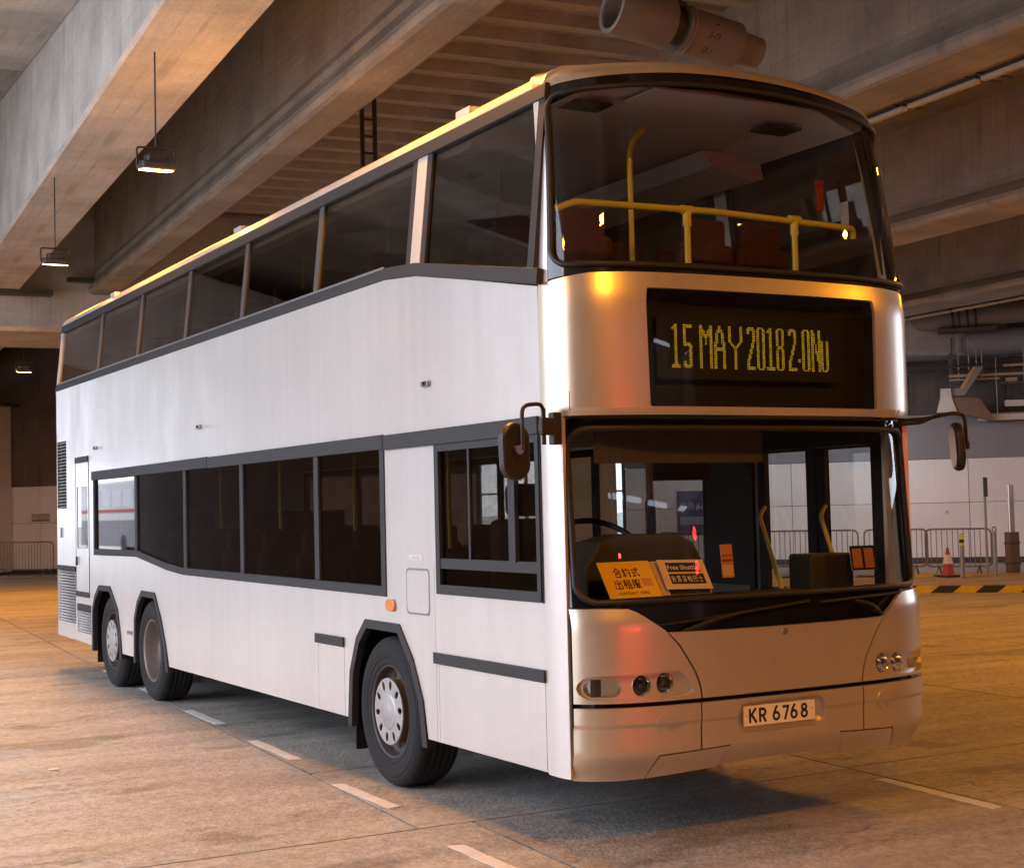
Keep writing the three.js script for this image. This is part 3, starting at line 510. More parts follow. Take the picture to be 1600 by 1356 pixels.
// ---- upper windscreen and roof
const UP = PROF.up;
const topGlass = (x) => 4.132 - 0.085 * (x / 1.0) ** 2, topBlack = (x) => 4.205 - 0.085 * (x / 1.0) ** 2;
const PUP = pOfT(Math.acos(Math.pow(0.24, 1.45)));
{
  const eX = 1.165, eT = 1.085;
  const xOut = (s, y) => [s * PUP, y];
  const outer = [[-PUP, 3.008], ...toP([[-1.16, 3.022], [-1.05, 3.030], [0, 3.037], [1.05, 3.030], [1.16, 3.022]], UP), [PUP, 3.008], [PUP, 4.075], ...toP(lin(1.06, -1.06, 16, (x) => [x, topBlack(x)]), UP), [-PUP, 4.075]];
  const ip = [], pe = PUP - 0.030;
  const c = (cx, cy, r, a0) => { for (let i = 0; i <= 6; i++) { const a = (a0 + 15 * i) * Math.PI / 180; ip.push([cx + r * Math.cos(a), cy + r * Math.sin(a)]); } };
  c(pe - 0.10, 3.075 + 0.10, 0.1, -90); c(pe - 0.10, 4.035 - 0.10, 0.1, 0);
  ip.push(...toP(lin(0.9, -0.9, 10, (x) => [x, topGlass(x)]), UP));
  c(-(pe - 0.10), 4.035 - 0.10, 0.1, 90); c(-(pe - 0.10), 3.075 + 0.10, 0.1, 180);
  const f = bp('upper_windscreen_frame', sheet(outer, UP, { holes: [ip], lip: 0.04, lipHoles: 0, dp: 0.03 }), M.blackGloss);
  bp('upper_windscreen', sheet(ip, UP, { off: -0.006, lip: 0 }), M.glassFront);
  const dense = []; for (let i = 0; i < ip.length; i++) { const a = ip[i], b = ip[(i + 1) % ip.length], n = Math.max(1, Math.ceil(Math.hypot(a[0] - b[0], a[1] - b[1]) / 0.06)); for (let k = 0; k < n; k++) dense.push(PT(a[0] + (b[0] - a[0]) * k / n, a[1] + (b[1] - a[1]) * k / n, UP, 0.009)); }
  bp('rubber_bead', new THREE.TubeGeometry(new THREE.CatmullRomCurve3(dense, true), dense.length * 4, 0.016, 8, true), M.rubber, f);
  // pale corner posts between the upper windscreen and the side windows
  for (const s of [-1, 1]) bp('corner_post', sheet([[s * (PUP + 0.006), 3.0], [s * PMAX, 2.985], [s * PMAX, 4.09], [s * (PUP + 0.006), 4.07]], UP, { off: 0.001, lip: 0.03 }), M.side);
  // and below, between the windscreen and the side panels
  const SI = () => ({ zf: 0, a: 1.25, b: 0.42, n: 3.2 });
  for (const s of [-1, 1]) bp('front_pillar', sheet([[s * (PSEAM + 0.006), 0.37], [s * PMAX, 0.375], [s * PMAX, 2.268], [s * (PSEAM + 0.006), 2.268]], SI, { lip: 0.03 }), M.side);
  // roof front cap
  const pos = [], N = 44, K = 9, idx = [], uv = [];
  const crown = (x) => 4.315 - 0.095 * (x / 1.08) ** 2;
  for (let i = 0; i <= N; i++) { const s = -1 + 2 * i / N, p = s * PMAX, x0 = PT(p, 4.1, UP).x, yb = Math.abs(p) > PUP ? 4.075 + 0.01 : topBlack(x0), b = PT(p, Math.min(yb, 4.16), UP);
    for (let k = 0; k <= K; k++) { const a = k / K * Math.PI / 2, xx = b.x * (1 - 0.07 * (1 - Math.cos(a)) * Math.min(1, Math.abs(b.x))), zz = b.z + 0.004 - 0.30 * (1 - Math.cos(a)), yt = crown(xx); pos.push(xx, yb - 0.004 + (yt - yb + 0.004) * Math.sin(a), Math.max(zz, -0.62)); uv.push(p, k * 0.05); } }
  for (let i = 0; i < N; i++) for (let k = 0; k < K; k++) { const a = i * (K + 1) + k, c2 = a + K + 1; idx.push(a, c2, a + 1, c2, c2 + 1, a + 1); }
  const g = new THREE.BufferGeometry(); g.setAttribute('position', new THREE.Float32BufferAttribute(pos, 3)); g.setAttribute('uv', new THREE.Float32BufferAttribute(uv, 2)); g.setIndex(idx); g.computeVertexNormals();
  bp('roof_front', g, M.front);
  // long roof
  const pr = [[-1.165, 4.085], [-1.163, 4.12], [-1.14, 4.165], [-1.10, 4.195], ...lin(-1.04, 1.04, 14, (x) => [x, crown(x) - 0.002]), [1.10, 4.195], [1.14, 4.165], [1.163, 4.12], [1.165, 4.085], [1.12, 4.085], [1.0, 4.17], [0, 4.27], [-1.0, 4.17], [-1.12, 4.085]];
  bp('roof', extr(pr, 11.52).translate(0, 0, -11.97), M.side);
  for (const z of [-1.45, -5.6, -9.7]) for (const s of [-1, 1]) bp('roof_joint', b2(s * 1.14, s * 1.08, 4.165, 4.215, z - 0.09, z + 0.09), M.side);
}

// ---------------------------------------------------------------- bus sides
function sideX(pts, t, s, holes = [], proud = 0, bevel = 0) { // pts in (z, y); outer face at |x| = 1.25 + proud
  const g = extr(pts, t - 2 * bevel, holes, bevel).translate(0, 0, bevel).rotateY(-Math.PI / 2); g.translate(s < 0 ? -1.25 - proud + t : 1.25 + proud, 0, 0); return muv(g);
}
const TILT = 0.1085;
function tilt(g, s) { g.translate(-s * 1.25, -3.28, 0); g.rotateZ(s * TILT); return g.translate(s * 1.25, 3.28, 0); }
const sb = (s, z0, z1, y0, y1, t, proud = 0) => sideX([[z1, y0], [z0, y0], [z0, y1], [z1, y1]].sort(() => 0), t, s, [], proud);
const archF = [[-1.874, 0.33], [-1.93, 0.62], [-2.06, 0.86], [-2.257, 1.068], [-2.794, 1.072], [-2.95, 0.94], [-3.07, 0.70], [-3.111, 0.33]];
const archM = [[-7.378, 0.33], [-7.46, 0.58], [-7.609, 0.82], [-7.812, 1.057], [-8.268, 1.062], [-8.43, 0.95], [-8.55, 0.78], [-8.571, 0.33]];
const archR = [[-9.033, 0.33], [-9.08, 0.58], [-9.188, 0.839], [-9.49, 1.062], [-9.95, 1.058], [-10.14, 0.94], [-10.255, 0.789], [-10.273, 0.33]];
const winLow = [[-2.45, 1.238], [-6.9, 1.256], [-7.4, 1.285], [-8.45, 1.392], [-10.16, 1.382], [-10.16, 2.285], [-2.45, 2.285]];
const inset = (pts, k) => { const n = pts.length, o = []; let area = 0; for (let i = 0; i < n; i++) { const a = pts[i], b = pts[(i + 1) % n]; area += a[0] * b[1] - b[0] * a[1]; } const sg = Math.sign(area);
  for (let i = 0; i < n; i++) { const p = pts[(i + n - 1) % n], c = pts[i], q = pts[(i + 1) % n], d1 = V2(c[0] - p[0], c[1] - p[1]).normalize(), d2 = V2(q[0] - c[0], q[1] - c[1]).normalize(), n1 = V2(-d1.y, d1.x).multiplyScalar(sg), n2 = V2(-d2.y, d2.x).multiplyScalar(sg), m = n1.clone().add(n2).normalize(), l = k / Math.max(0.3, m.dot(n1)); o.push([c[0] + m.x * l, c[1] + m.y * l]); } return o; };
const bottom = (near) => { const o = [[-0.42, 0.385]]; for (const a of [archF, archM, archR]) { o.push([a[0][0], 0.385], ...a.slice(1, -1), [a[7][0], 0.385]); } o.push([-11.95, 0.405]); return o; };
const cabWin = [[-0.425, 1.285], [-1.705, 1.285], [-1.705, 2.20], [-0.425, 2.20]];
const topEdge = [[-11.95, 3.318], [-2.4, 3.306], [-1.93, 3.266], [-0.42, 2.985]];
{
  const s = -1; // driver's side, seen in the picture
  const door = rrect(-11.005, -10.385, 0.90, 2.48, 0.02, 2), louU = rrect(-11.94, -11.45, 1.90, 2.80, 0.01, 1), louL = rrect(-11.93, -11.03, 0.58, 1.22, 0.01, 1), louM = rrect(-10.97, -10.33, 0.50, 0.815, 0.01, 1);
  const fl1 = [[-0.432, 0.392], [-1.712, 0.392], [-1.712, 0.875], [-0.432, 0.875]], fl2 = [[-3.18, 0.392], [-3.665, 0.392], [-3.665, 0.875], [-3.18, 0.875]];
  const holes = [winLow, cabWin, door, louU, louL, louM, fl1, fl2];
  for (const [p, q] of [[-1.74, -0.43], [-3.69, -3.16]]) bp('flap_backing', b2(-1.205, -1.20, 0.39, 0.88, p, q), M.blackMat);
  bp('side_panel', sideX([...bottom(), ...topEdge], 0.045, s, holes), M.side);
  // wheel arch trims
  for (const a of [archF, archM, archR]) { const inn = inset(a, 0.058).map(([z, y], i) => [z, i === 0 || i === 7 ? 0.33 : y]); const ring = a.concat(inn.slice().reverse()); bp('wheel_arch_trim', sideX(ring, 0.05, s, [], 0.012), M.trim); }
  // lower window: frame, mullions, panes
  const fr = bp('lower_window_frame', sideX(winLow, 0.05, s, [inset(winLow, 0.062)], 0.010, 0.003), M.trim);
  const mz = [-2.51, -3.645, -5.272, -6.823, -8.458, -10.10];
  for (let i = 1; i < 5; i++) bp('mullion', sb(s, mz[i] - 0.042, mz[i] + 0.042, i < 4 ? 1.31 : 1.44, 2.225, 0.03, 0.004), M.trim, fr);
  for (let i = 0; i < 5; i++) {
    const a = mz[i] - (i ? 0.04 : 0), b = mz[i + 1] + (i < 4 ? 0.04 : 0), lo = (z) => z > -6.9 ? 1.315 : z > -7.4 ? 1.315 + (-6.9 - z) / 0.5 * 0.03 : z > -8.45 ? 1.345 + (-7.4 - z) / 1.05 * 0.107 : 1.45;
    const pl = [[a, lo(a)], ...[-6.9, -7.4, -8.45].filter((q) => q < a - 0.01 && q > b + 0.01).map((q) => [q, lo(q)]), [b, lo(b)], [b, 2.222], [a, 2.222]];
    bp('side_window', sideX(pl, 0.005, s, [], -0.012), M.glassSide);
  }
  // drip rail over the lower windows, in three lengths
  for (const [a, b, y] of [[-0.43, -2.42, 2.262], [-2.44, -6.1, 2.268], [-6.12, -10.18, 2.272]]) bp('drip_rail', sideX([[a, y - 0.07], [a, y + 0.018], [b, y + 0.018], [b, y - 0.07]], 0.02, s, [], 0.024, 0.004), M.trim);
  // cab window
  const cf = bp('cab_window_frame', [sideX(cabWin, 0.05, s, [inset(cabWin, 0.055)], 0.010, 0.003), sb(s, -1.66, -0.47, 1.437, 1.498, 0.03, 0.006), sb(s, -0.783, -0.708, 1.49, 2.15, 0.03, 0.012), sb(s, -1.285, -1.262, 1.49, 2.15, 0.02, 0.0)], M.trim);
  for (const [a, b, c, d] of [[-0.48, -0.71, 1.495, 2.148], [-0.78, -1.265, 1.495, 2.148], [-1.283, -1.652, 1.495, 2.148], [-0.48, -1.652, 1.338, 1.44]]) bp('cab_window', sb(s, a, b, c, d, 0.005, -0.012), M.glassSide, cf);
  bp('seal_strip', sb(s, -0.425, -0.44, 1.28, 2.24, 0.02, 0.010), M.alu, cf);
  // side flaps, rubbing strips
  for (const [a, b, z0, z1] of [[-0.335, -1.752, -0.425, -1.705], [-3.172, -3.685, -3.174, -3.658]]) {
    const f = bp('side_flap', sideX([[z0 - 0.014, 0.394], [z1, 0.394], [z1, 0.868], [z0 - 0.014, 0.868]], 0.03, s, [], 0.001, 0.002), M.side);
    bp('rubbing_strip', sideX([[Math.min(a, -0.425), 0.862], [b, 0.862], [b, 0.922], [Math.min(a, -0.425), 0.922]], 0.012, s, [], 0.018, 0.004), M.trim, f);
  }
  bp('side_seam_panel', sb(s, -1.745, -1.815, 0.388, 1.44, 0.003, 0.0022), M.side);
  // filler flap
  const ff = bp('filler_flap', sideX(rrect(-2.13, -1.825, 1.155, 1.415, 0.03, 4), 0.006, s, [], 0.006, 0.002), M.side);
  bp('flap_gasket', sideX(rrect(-2.145, -1.81, 1.14, 1.43, 0.035, 4), 0.003, s, [rrect(-2.134, -1.821, 1.151, 1.419, 0.03, 4)], 0.004), M.galv, ff);
  // number on the side
  { const cv = document.createElement('canvas'); cv.width = 160; cv.height = 32; const x = cv.getContext('2d'); x.fillStyle = '#d9d4d0'; x.fillRect(0, 0, 160, 32); x.fillStyle = '#6b3a30'; x.font = '26px sans-serif'; x.textAlign = 'center'; x.fillText('KR 6768', 80, 26); const t = new THREE.CanvasTexture(cv); t.colorSpace = THREE.SRGBColorSpace;
    bp('number_sticker', new THREE.PlaneGeometry(0.185, 0.032).rotateY(-Math.PI / 2).translate(-1.2535, 1.497, -1.997), std([0.9, 0.9, 0.9], 0.5, 0, { map: t })); }
  const mk = bp('side_marker', sideX(rrect(-2.435, -2.318, 1.152, 1.212, 0.028, 4), 0.03, s, [], 0.02, 0.006), M.lensAmber);
  bp('marker_base', sideX(rrect(-2.445, -2.308, 1.143, 1.221, 0.033, 4), 0.008, s, [], 0.007), M.alu, mk);
  for (const [z, y] of [[-1.794, 2.569], [-6.348, 2.567], [-10.03, 2.548]]) { const l = bp('side_lamp', rbx(0.03, 0.036, 0.10, 0.008, -1.262, y, z), M.alu); bp('lens', rbx(0.012, 0.026, 0.04, 0.004, -1.279, y, z + 0.02), M.blackGloss, l); }
  // rear service door with its own window
  const dr = bp('rear_door', [sideX(rrect(-10.995, -10.395, 0.96, 2.41, 0.02, 3), 0.02, s, [rrect(-10.95, -10.44, 1.44, 2.14, 0.03, 3)], 0.002, 0.003)], M.side);
  bp('door_frame', sideX(door, 0.03, s, [inset(door, 0.012)], 0.004), M.trim, dr);
  bp('door_header', sb(s, -10.39, -11.0, 2.42, 2.478, 0.02, 0.012), M.trim, dr); bp('door_sill', sb(s, -10.39, -11.0, 0.90, 0.955, 0.02, 0.010), M.trim, dr);
  bp('door_window', sb(s, -10.44, -10.95, 1.44, 2.14, 0.005, -0.006), M.glassSide, dr);
  bp('door_handle', rbx(0.02, 0.10, 0.035, 0.006, -1.265, 1.30, -10.93), M.darkSteel, dr);
  // louvres
  const lou = (z0, z1, y0, y1, n, name) => { const b = bp(name, b2(-1.20, -1.19, y0, y1, z0, z1), M.blackMat); const sl = new THREE.BoxGeometry(0.026, 0.005, Math.abs(z1 - z0)).rotateZ(0.55); for (let i = 0; i < n; i++) { const m = bp('slat', sl, M.side, b); m.position.set(-1.232, y0 + (i + 0.5) * (y1 - y0) / n, (z0 + z1) / 2); } return b; };
  lou(-11.94, -11.45, 1.90, 2.70, 21, 'engine_louvre'); bp('louvre_header', sb(s, -11.45, -11.94, 2.70, 2.80, 0.03, -0.004), M.side);
  lou(-11.93, -11.03, 0.58, 1.18, 18, 'engine_louvre'); bp('louvre_header', sb(s, -11.02, -11.94, 1.18, 1.235, 0.03, 0.012), M.trim);
  lou(-10.97, -10.33, 0.50, 0.74, 8, 'engine_louvre'); bp('louvre_header', sb(s, -10.33, -10.97, 0.74, 0.82, 0.03, 0.003), M.trim);
  bp('latch', rbx(0.02, 0.12, 0.03, 0.008, -1.258, 1.62, -11.72), M.alu);
  bp('step_plate', rbx(0.02, 0.035, 0.16, 0.006, -1.258, 0.62, -8.72), M.alu);
}
{
  const s = 1; // door side, seen only through the glass
  const doorHole = [[-0.45, 0.42], [-1.68, 0.42], [-1.68, 2.2], [-0.45, 2.2]];
  const winN = [[-2.25, 1.25], [-10.16, 1.25], [-10.16, 2.25], [-2.25, 2.25]], b = bottom();
  b.splice(1, 0, [-0.45, 0.385]); 
  bp('side_panel', sideX([...bottom(), ...topEdge], 0.045, s, [doorHole, winN]), M.side);
  const fr = bp('lower_window_frame', sideX(winN, 0.05, s, [inset(winN, 0.06)], 0.008), M.trim);
  const mz = [-2.31, -3.8, -5.4, -7.0, -8.6, -10.1];
  for (let i = 1; i < 5; i++) bp('mullion', sb(s, mz[i] - 0.04, mz[i] + 0.04, 1.31, 2.19, 0.03, 0.003), M.trim, fr);
  for (let i = 0; i < 5; i++) bp('side_window', sb(s, mz[i], mz[i + 1], 1.31, 2.19, 0.005, -0.012), M.glassNear);
  for (const [z0, z1] of [[-0.46, -1.055], [-1.075, -1.67]]) {
    const o = [[z0, 0.44], [z1, 0.44], [z1, 2.19], [z0, 2.19]];
    const d = bp('entrance_door', sideX(o, 0.04, s, [[[z0 - 0.09, 0.62], [z1 + 0.075, 0.62], [z1 + 0.075, 2.12], [z0 - 0.09, 2.12]]], -0.004, 0.003), M.trim);
    bp('door_glass', sideX([[z0 - 0.09, 0.62], [z1 + 0.075, 0.62], [z1 + 0.075, 2.12], [z0 - 0.09, 2.12]], 0.005, s, [], -0.02), M.glassClear, d);
    bp('door_rail', tube([[1.17, 0.8, (z0 + z1) / 2 + 0.18], [1.12, 0.86, (z0 + z1) / 2 + 0.18], [1.12, 1.7, (z0 + z1) / 2 - 0.18], [1.17, 1.76, (z0 + z1) / 2 - 0.18]], 0.014, 8), M.yellowPole, d);
  }
  for (const a of [archF, archM, archR]) { const inn = inset(a, 0.058).map(([z, y], i) => [z, i === 0 || i === 7 ? 0.33 : y]); bp('wheel_arch_trim', sideX(a.concat(inn.slice().reverse()), 0.05, s, [], 0.012), M.trim); }
}
// upper side windows, both sides, leaning in
for (const s of [-1, 1]) {
  const Z0 = -0.41, Z1 = -11.95, topT = 4.105, bot = (z) => z > -1.93 ? 2.985 + (-0.42 - z) / 1.51 * 0.281 : z > -2.4 ? 3.266 + (-1.93 - z) / 0.47 * 0.04 : 3.306;
  const rail = bp('upper_sill', tilt(sideX([[Z0 + 0.05, bot(-0.45)], [-1.93, bot(-1.93)], [-2.4, 3.306], [Z1, 3.318], [Z1, 3.385], [-2.4, 3.372], [-1.93, 3.338], [Z0 + 0.05, bot(-0.45) + 0.075]], 0.04, s, [], 0.014, 0.006), s), M.trim);
  bp('sill_bead', tilt(sideX([[-2.4, 3.372], [-11.9, 3.386], [-11.9, 3.402], [-2.4, 3.388]], 0.01, s, [], 0.016), s), M.alu, rail);
  const head = bp('upper_header', tilt(sideX([[Z0, 4.03], [Z1, 4.03], [Z1, topT], [Z0, topT]], 0.035, s, [], 0.016, 0.006), s), M.trim);
  const edges = [-0.50, -1.865, -2.06, -3.63, -5.25, -6.80, -8.40, -10.0, -11.95];
  // end frames and the pale pillar
  bp('window_post', tilt(sideX([[Z0, 3.05], [Z0 - 0.07, 3.05], [Z0 - 0.07, 4.05], [Z0, 4.05]], 0.03, s, [], 0.006), s), M.trim);
  for (const [a, b, m, pr] of [[-1.80, -1.862, M.trim, 0.004], [-1.864, -2.0, M.side, 0.007], [-2.002, -2.075, M.trim, 0.004]]) bp('window_post', tilt(sideX([[a, bot(a) + 0.05], [b, bot(b) + 0.05], [b, 4.04], [a, 4.04]], 0.03, s, [], pr), s), m);
  for (const z of [-3.63, -5.25, -6.80, -8.40, -10.0]) bp('window_post', tilt(sideX([[z + 0.04, 3.36], [z - 0.04, 3.36], [z - 0.04, 4.04], [z + 0.04, 4.04]], 0.03, s, [], 0.002), s), M.postGrey || M.trim);
  bp('window_post', tilt(sideX([[Z1 + 0.06, 3.36], [Z1, 3.36], [Z1, 4.04], [Z1 + 0.06, 4.04]], 0.03, s, [], 0.006), s), M.side);
  const pz = [[-0.46, -1.82], [-2.05, -3.60], [-3.66, -5.22], [-5.28, -6.77], [-6.83, -8.37], [-8.43, -9.97], [-10.03, -11.9]];
  for (const [a, b] of pz) bp('upper_window', tilt(sideX([[a, bot(a) + 0.05], [b, bot(b) + 0.05], [b, 4.035], [a, 4.035]], 0.005, s, [], -0.012), s), s < 0 ? M.glassSide : M.glassUp);
}
// rear wall
bp('rear_wall', [b2(-1.24, 1.24, 0.4, 3.30, -11.99, -11.94), muv(extr([[-1.245, 3.30], [1.245, 3.30], [1.165, 4.10], [1.0, 4.2], [0, 4.3], [-1.0, 4.2], [-1.165, 4.10]], 0.05).translate(0, 0, -11.99))], M.side);

// ---- underside and wheel wells
bp('chassis', [b2(-1.12, 1.12, 0.37, 0.40, -1.82, -0.45), b2(-0.82, 0.82, 0.33, 0.40, -3.2, -1.82), b2(-1.12, 1.12, 0.37, 0.40, -7.3, -3.2), b2(-0.6, 0.6, 0.26, 0.37, -7.3, -3.2), b2(-0.82, 0.82, 0.33, 0.40, -10.3, -7.3), b2(-1.12, 1.12, 0.37, 0.40, -11.9, -10.3)], M.blackMat);
for (const [z0, z1] of [[-3.13, -1.86], [-8.6, -7.36], [-10.3, -9.0]]) for (const s of [-1, 1]) bp('wheel_well', [b2(s * 0.80, s * 0.82, 0.38, 1.1, z0, z1), b2(s * 0.82, s * 1.22, 1.09, 1.11, z0, z1), b2(s * 0.82, s * 1.21, 0.40, 1.09, z0, z0 + 0.02), b2(s * 0.82, s * 1.21, 0.40, 1.09, z1 - 0.02, z1)], M.blackMat);
for (const s of [-1, 1]) { bp('mud_flap', b2(s * 0.9, s * 1.2, 0.16, 0.5, -3.13, -3.115), M.rubber); bp('mud_flap', b2(s * 0.9, s * 1.2, 0.2, 0.5, -10.27, -10.255), M.rubber); }

// ---- wheels
{
  const R = 0.485;
  const tyreP = [[0.29, -0.02], [0.30, 0.0], [0.315, 0.012], [0.335, 0.012], [0.338, 0.008], [0.345, 0.008], [0.348, 0.014], [0.372, 0.019], [0.375, 0.016], [0.379, 0.016], [0.382, 0.020], [0.41, 0.020], [0.425, 0.016], [0.427, 0.011], [0.433, 0.011], [0.436, 0.014], [0.447, 0.010], [0.449, 0.005], [0.453, 0.005], [0.456, 0.006], [0.470, -0.006], [0.481, -0.022], [0.485, -0.045], ...[0.075, 0.120, 0.165, 0.21].flatMap((w) => [[0.485, -w], [0.473, -w - 0.003], [0.473, -w - 0.012], [0.485, -w - 0.015]]), [0.485, -0.245], [0.470, -0.28], [0.43, -0.295], [0.30, -0.28]].map((k) => V2(...k));
  const tyre = new THREE.LatheGeometry(tyreP, 56).rotateZ(Math.PI / 2); // axis along -x outward after turning
  const rimFlat = new THREE.LatheGeometry([[0.305, -0.004], [0.296, 0.004], [0.286, -0.01], [0.28, -0.05], [0.272, -0.075], [0.23, -0.085], [0.19, -0.075], [0.12, -0.07], [0.001, -0.07]].map((k) => V2(...k)), 48).rotateZ(Math.PI / 2);
  const rimDeep = new THREE.LatheGeometry([[0.305, -0.004], [0.296, 0.006], [0.284, -0.008], [0.275, -0.05], [0.262, -0.10], [0.25, -0.15], [0.215, -0.17], [0.15, -0.175], [0.13, -0.10], [0.11, -0.09], [0.001, -0.09]].map((k) => V2(...k)), 48).rotateZ(Math.PI / 2);
  const hubHoles = Array.from({ length: 10 }, (_, i) => { const a = i / 10 * 2 * Math.PI; return lin(0, 2 * Math.PI, 12, (t) => { const u = 0.024 * Math.cos(t), v = 0.036 * Math.sin(t); return [0.172 * Math.cos(a) + u * -Math.sin(a) * 1 + v * Math.cos(a), 0.172 * Math.sin(a) + u * Math.cos(a) + v * Math.sin(a)]; }).slice(0, -1); });
  const disc = lin(0, 2 * Math.PI, 48, (t) => [0.213 * Math.cos(t), 0.213 * Math.sin(t)]).slice(0, -1);
  const hub = muv(extr(disc, 0.008, hubHoles, 0.004)).rotateY(-Math.PI / 2);
  const hubSide = new THREE.CylinderGeometry(0.205, 0.205, 0.07, 48, 1, true).rotateZ(Math.PI / 2).translate(0.036, 0, 0);
  const cap = new THREE.LatheGeometry([[0.001, 0.018], [0.05, 0.018], [0.056, 0.010], [0.10, 0.010], [0.118, 0.004], [0.122, 0.0]].map((k) => V2(...k)), 40).rotateZ(Math.PI / 2);
  const nut = new THREE.CylinderGeometry(0.014, 0.016, 0.03, 6).rotateZ(Math.PI / 2);
  const hole = new THREE.CylinderGeometry(0.022, 0.022, 0.004, 14).rotateZ(Math.PI / 2);
  for (const s of [-1, 1]) for (const [z, kind] of [[-2.507, 0], [-8.05, 1], [-9.527, 0]]) {
    const w = new THREE.Group(); w.name = 'wheel'; bus.add(w); w.position.set(s * 1.215, R, z); if (s > 0) w.rotation.y = Math.PI; w.rotation.order = 'YXZ'; w.rotation.x = z * 1.3;
    mesh('tyre', tyre, M.tyre, w);
    mesh('rim', kind ? rimDeep : rimFlat, kind ? M.rimBrown : M.rimDark, w);
    if (kind) continue;
    const st = mesh('hub_step', hubSide, M.rust, w); const h = mesh('hub', hub, M.rimPaint, w); h.position.x = -0.004;
    mesh('hub_back', new THREE.CylinderGeometry(0.19, 0.19, 0.004, 32).rotateZ(Math.PI / 2).translate(0.02, 0, 0), M.blackMat, w);
    mesh('hub_cap', cap, M.rimPaint, w).position.x = -0.014;
    for (let i = 0; i < 10; i++) { const a = (i + 0.5) / 10 * 2 * Math.PI, n = mesh('rim_hole', hole, M.blackMat, w); n.position.set(0.0795, 0.243 * Math.cos(a), 0.243 * Math.sin(a)); }
  }
}
// ---- mirrors
{
  // driver's side
  const m = new THREE.Group(); m.name = 'wing_mirror'; bus.add(m);
  mesh('bracket', [rbx(0.05, 0.17, 0.06, 0.008, -1.27, 2.205, -0.235), rbx(0.10, 0.09, 0.035, 0.006, -1.315, 2.215, -0.225), cyl(0.012, [-1.345, 2.12, -0.225], [-1.345, 2.31, -0.225], 10)], M.rubber, m);
  mesh('arm', tube([[-1.345, 2.24, -0.222], [-1.355, 2.335, -0.215], [-1.495, 2.322, -0.19], [-1.505, 2.09, -0.175]], 0.011, 10, 0.05), M.rubber, m);
  const hg = muv(extr(rrect(-0.07, 0.07, -0.135, 0.135, 0.069, 8), 0.02, [], 0.016)); hg.rotateZ(0.03).rotateY(0.05).translate(-1.52, 2.085, -0.245);
  mesh('housing', hg, M.mirrorShell, m);
  mesh('clamp', new THREE.CylinderGeometry(0.024, 0.026, 0.03, 16).rotateX(Math.PI / 2).translate(-1.522, 2.092, -0.185), M.chrome, m);
  mesh('mirror_glass', new THREE.ShapeGeometry(shapeOf(rrect(-0.074, 0.074, -0.145, 0.145, 0.073, 8))).rotateY(Math.PI).translate(-1.52, 2.085, -0.27), M.chrome, m);
  // door side
  const n = new THREE.Group(); n.name = 'wing_mirror'; bus.add(n);
  mesh('arm', [tube([[1.12, 2.262, -0.20], [1.28, 2.268, -0.15], [1.46, 2.305, -0.10], [1.565, 2.30, -0.10], [1.575, 2.10, -0.10]], 0.012, 10, 0.05), tube([[1.12, 2.238, -0.21], [1.26, 2.246, -0.16], [1.32, 2.272, -0.14]], 0.010, 8, 0.03)], M.rubber, n);
  mesh('clamp', [cyl(0.015, [1.53, 2.10, -0.11], [1.585, 2.105, -0.10], 12), rbx(0.024, 0.05, 0.03, 0.006, 1.575, 2.11, -0.10)], M.rubber, n);
  mesh('housing', muv(extr(rrect(-0.085, 0.085, -0.13, 0.13, 0.083, 8), 0.016, [], 0.018)).rotateX(-0.05).rotateY(1.02).translate(1.50, 2.10, -0.115), M.mirrorShell, n);
  mesh('mirror_glass', new THREE.ShapeGeometry(shapeOf(rrect(-0.08, 0.08, -0.125, 0.125, 0.078, 8))).rotateY(Math.PI).rotateX(-0.05).rotateY(1.02).translate(1.482, 2.10, -0.126), M.chrome, n);
}

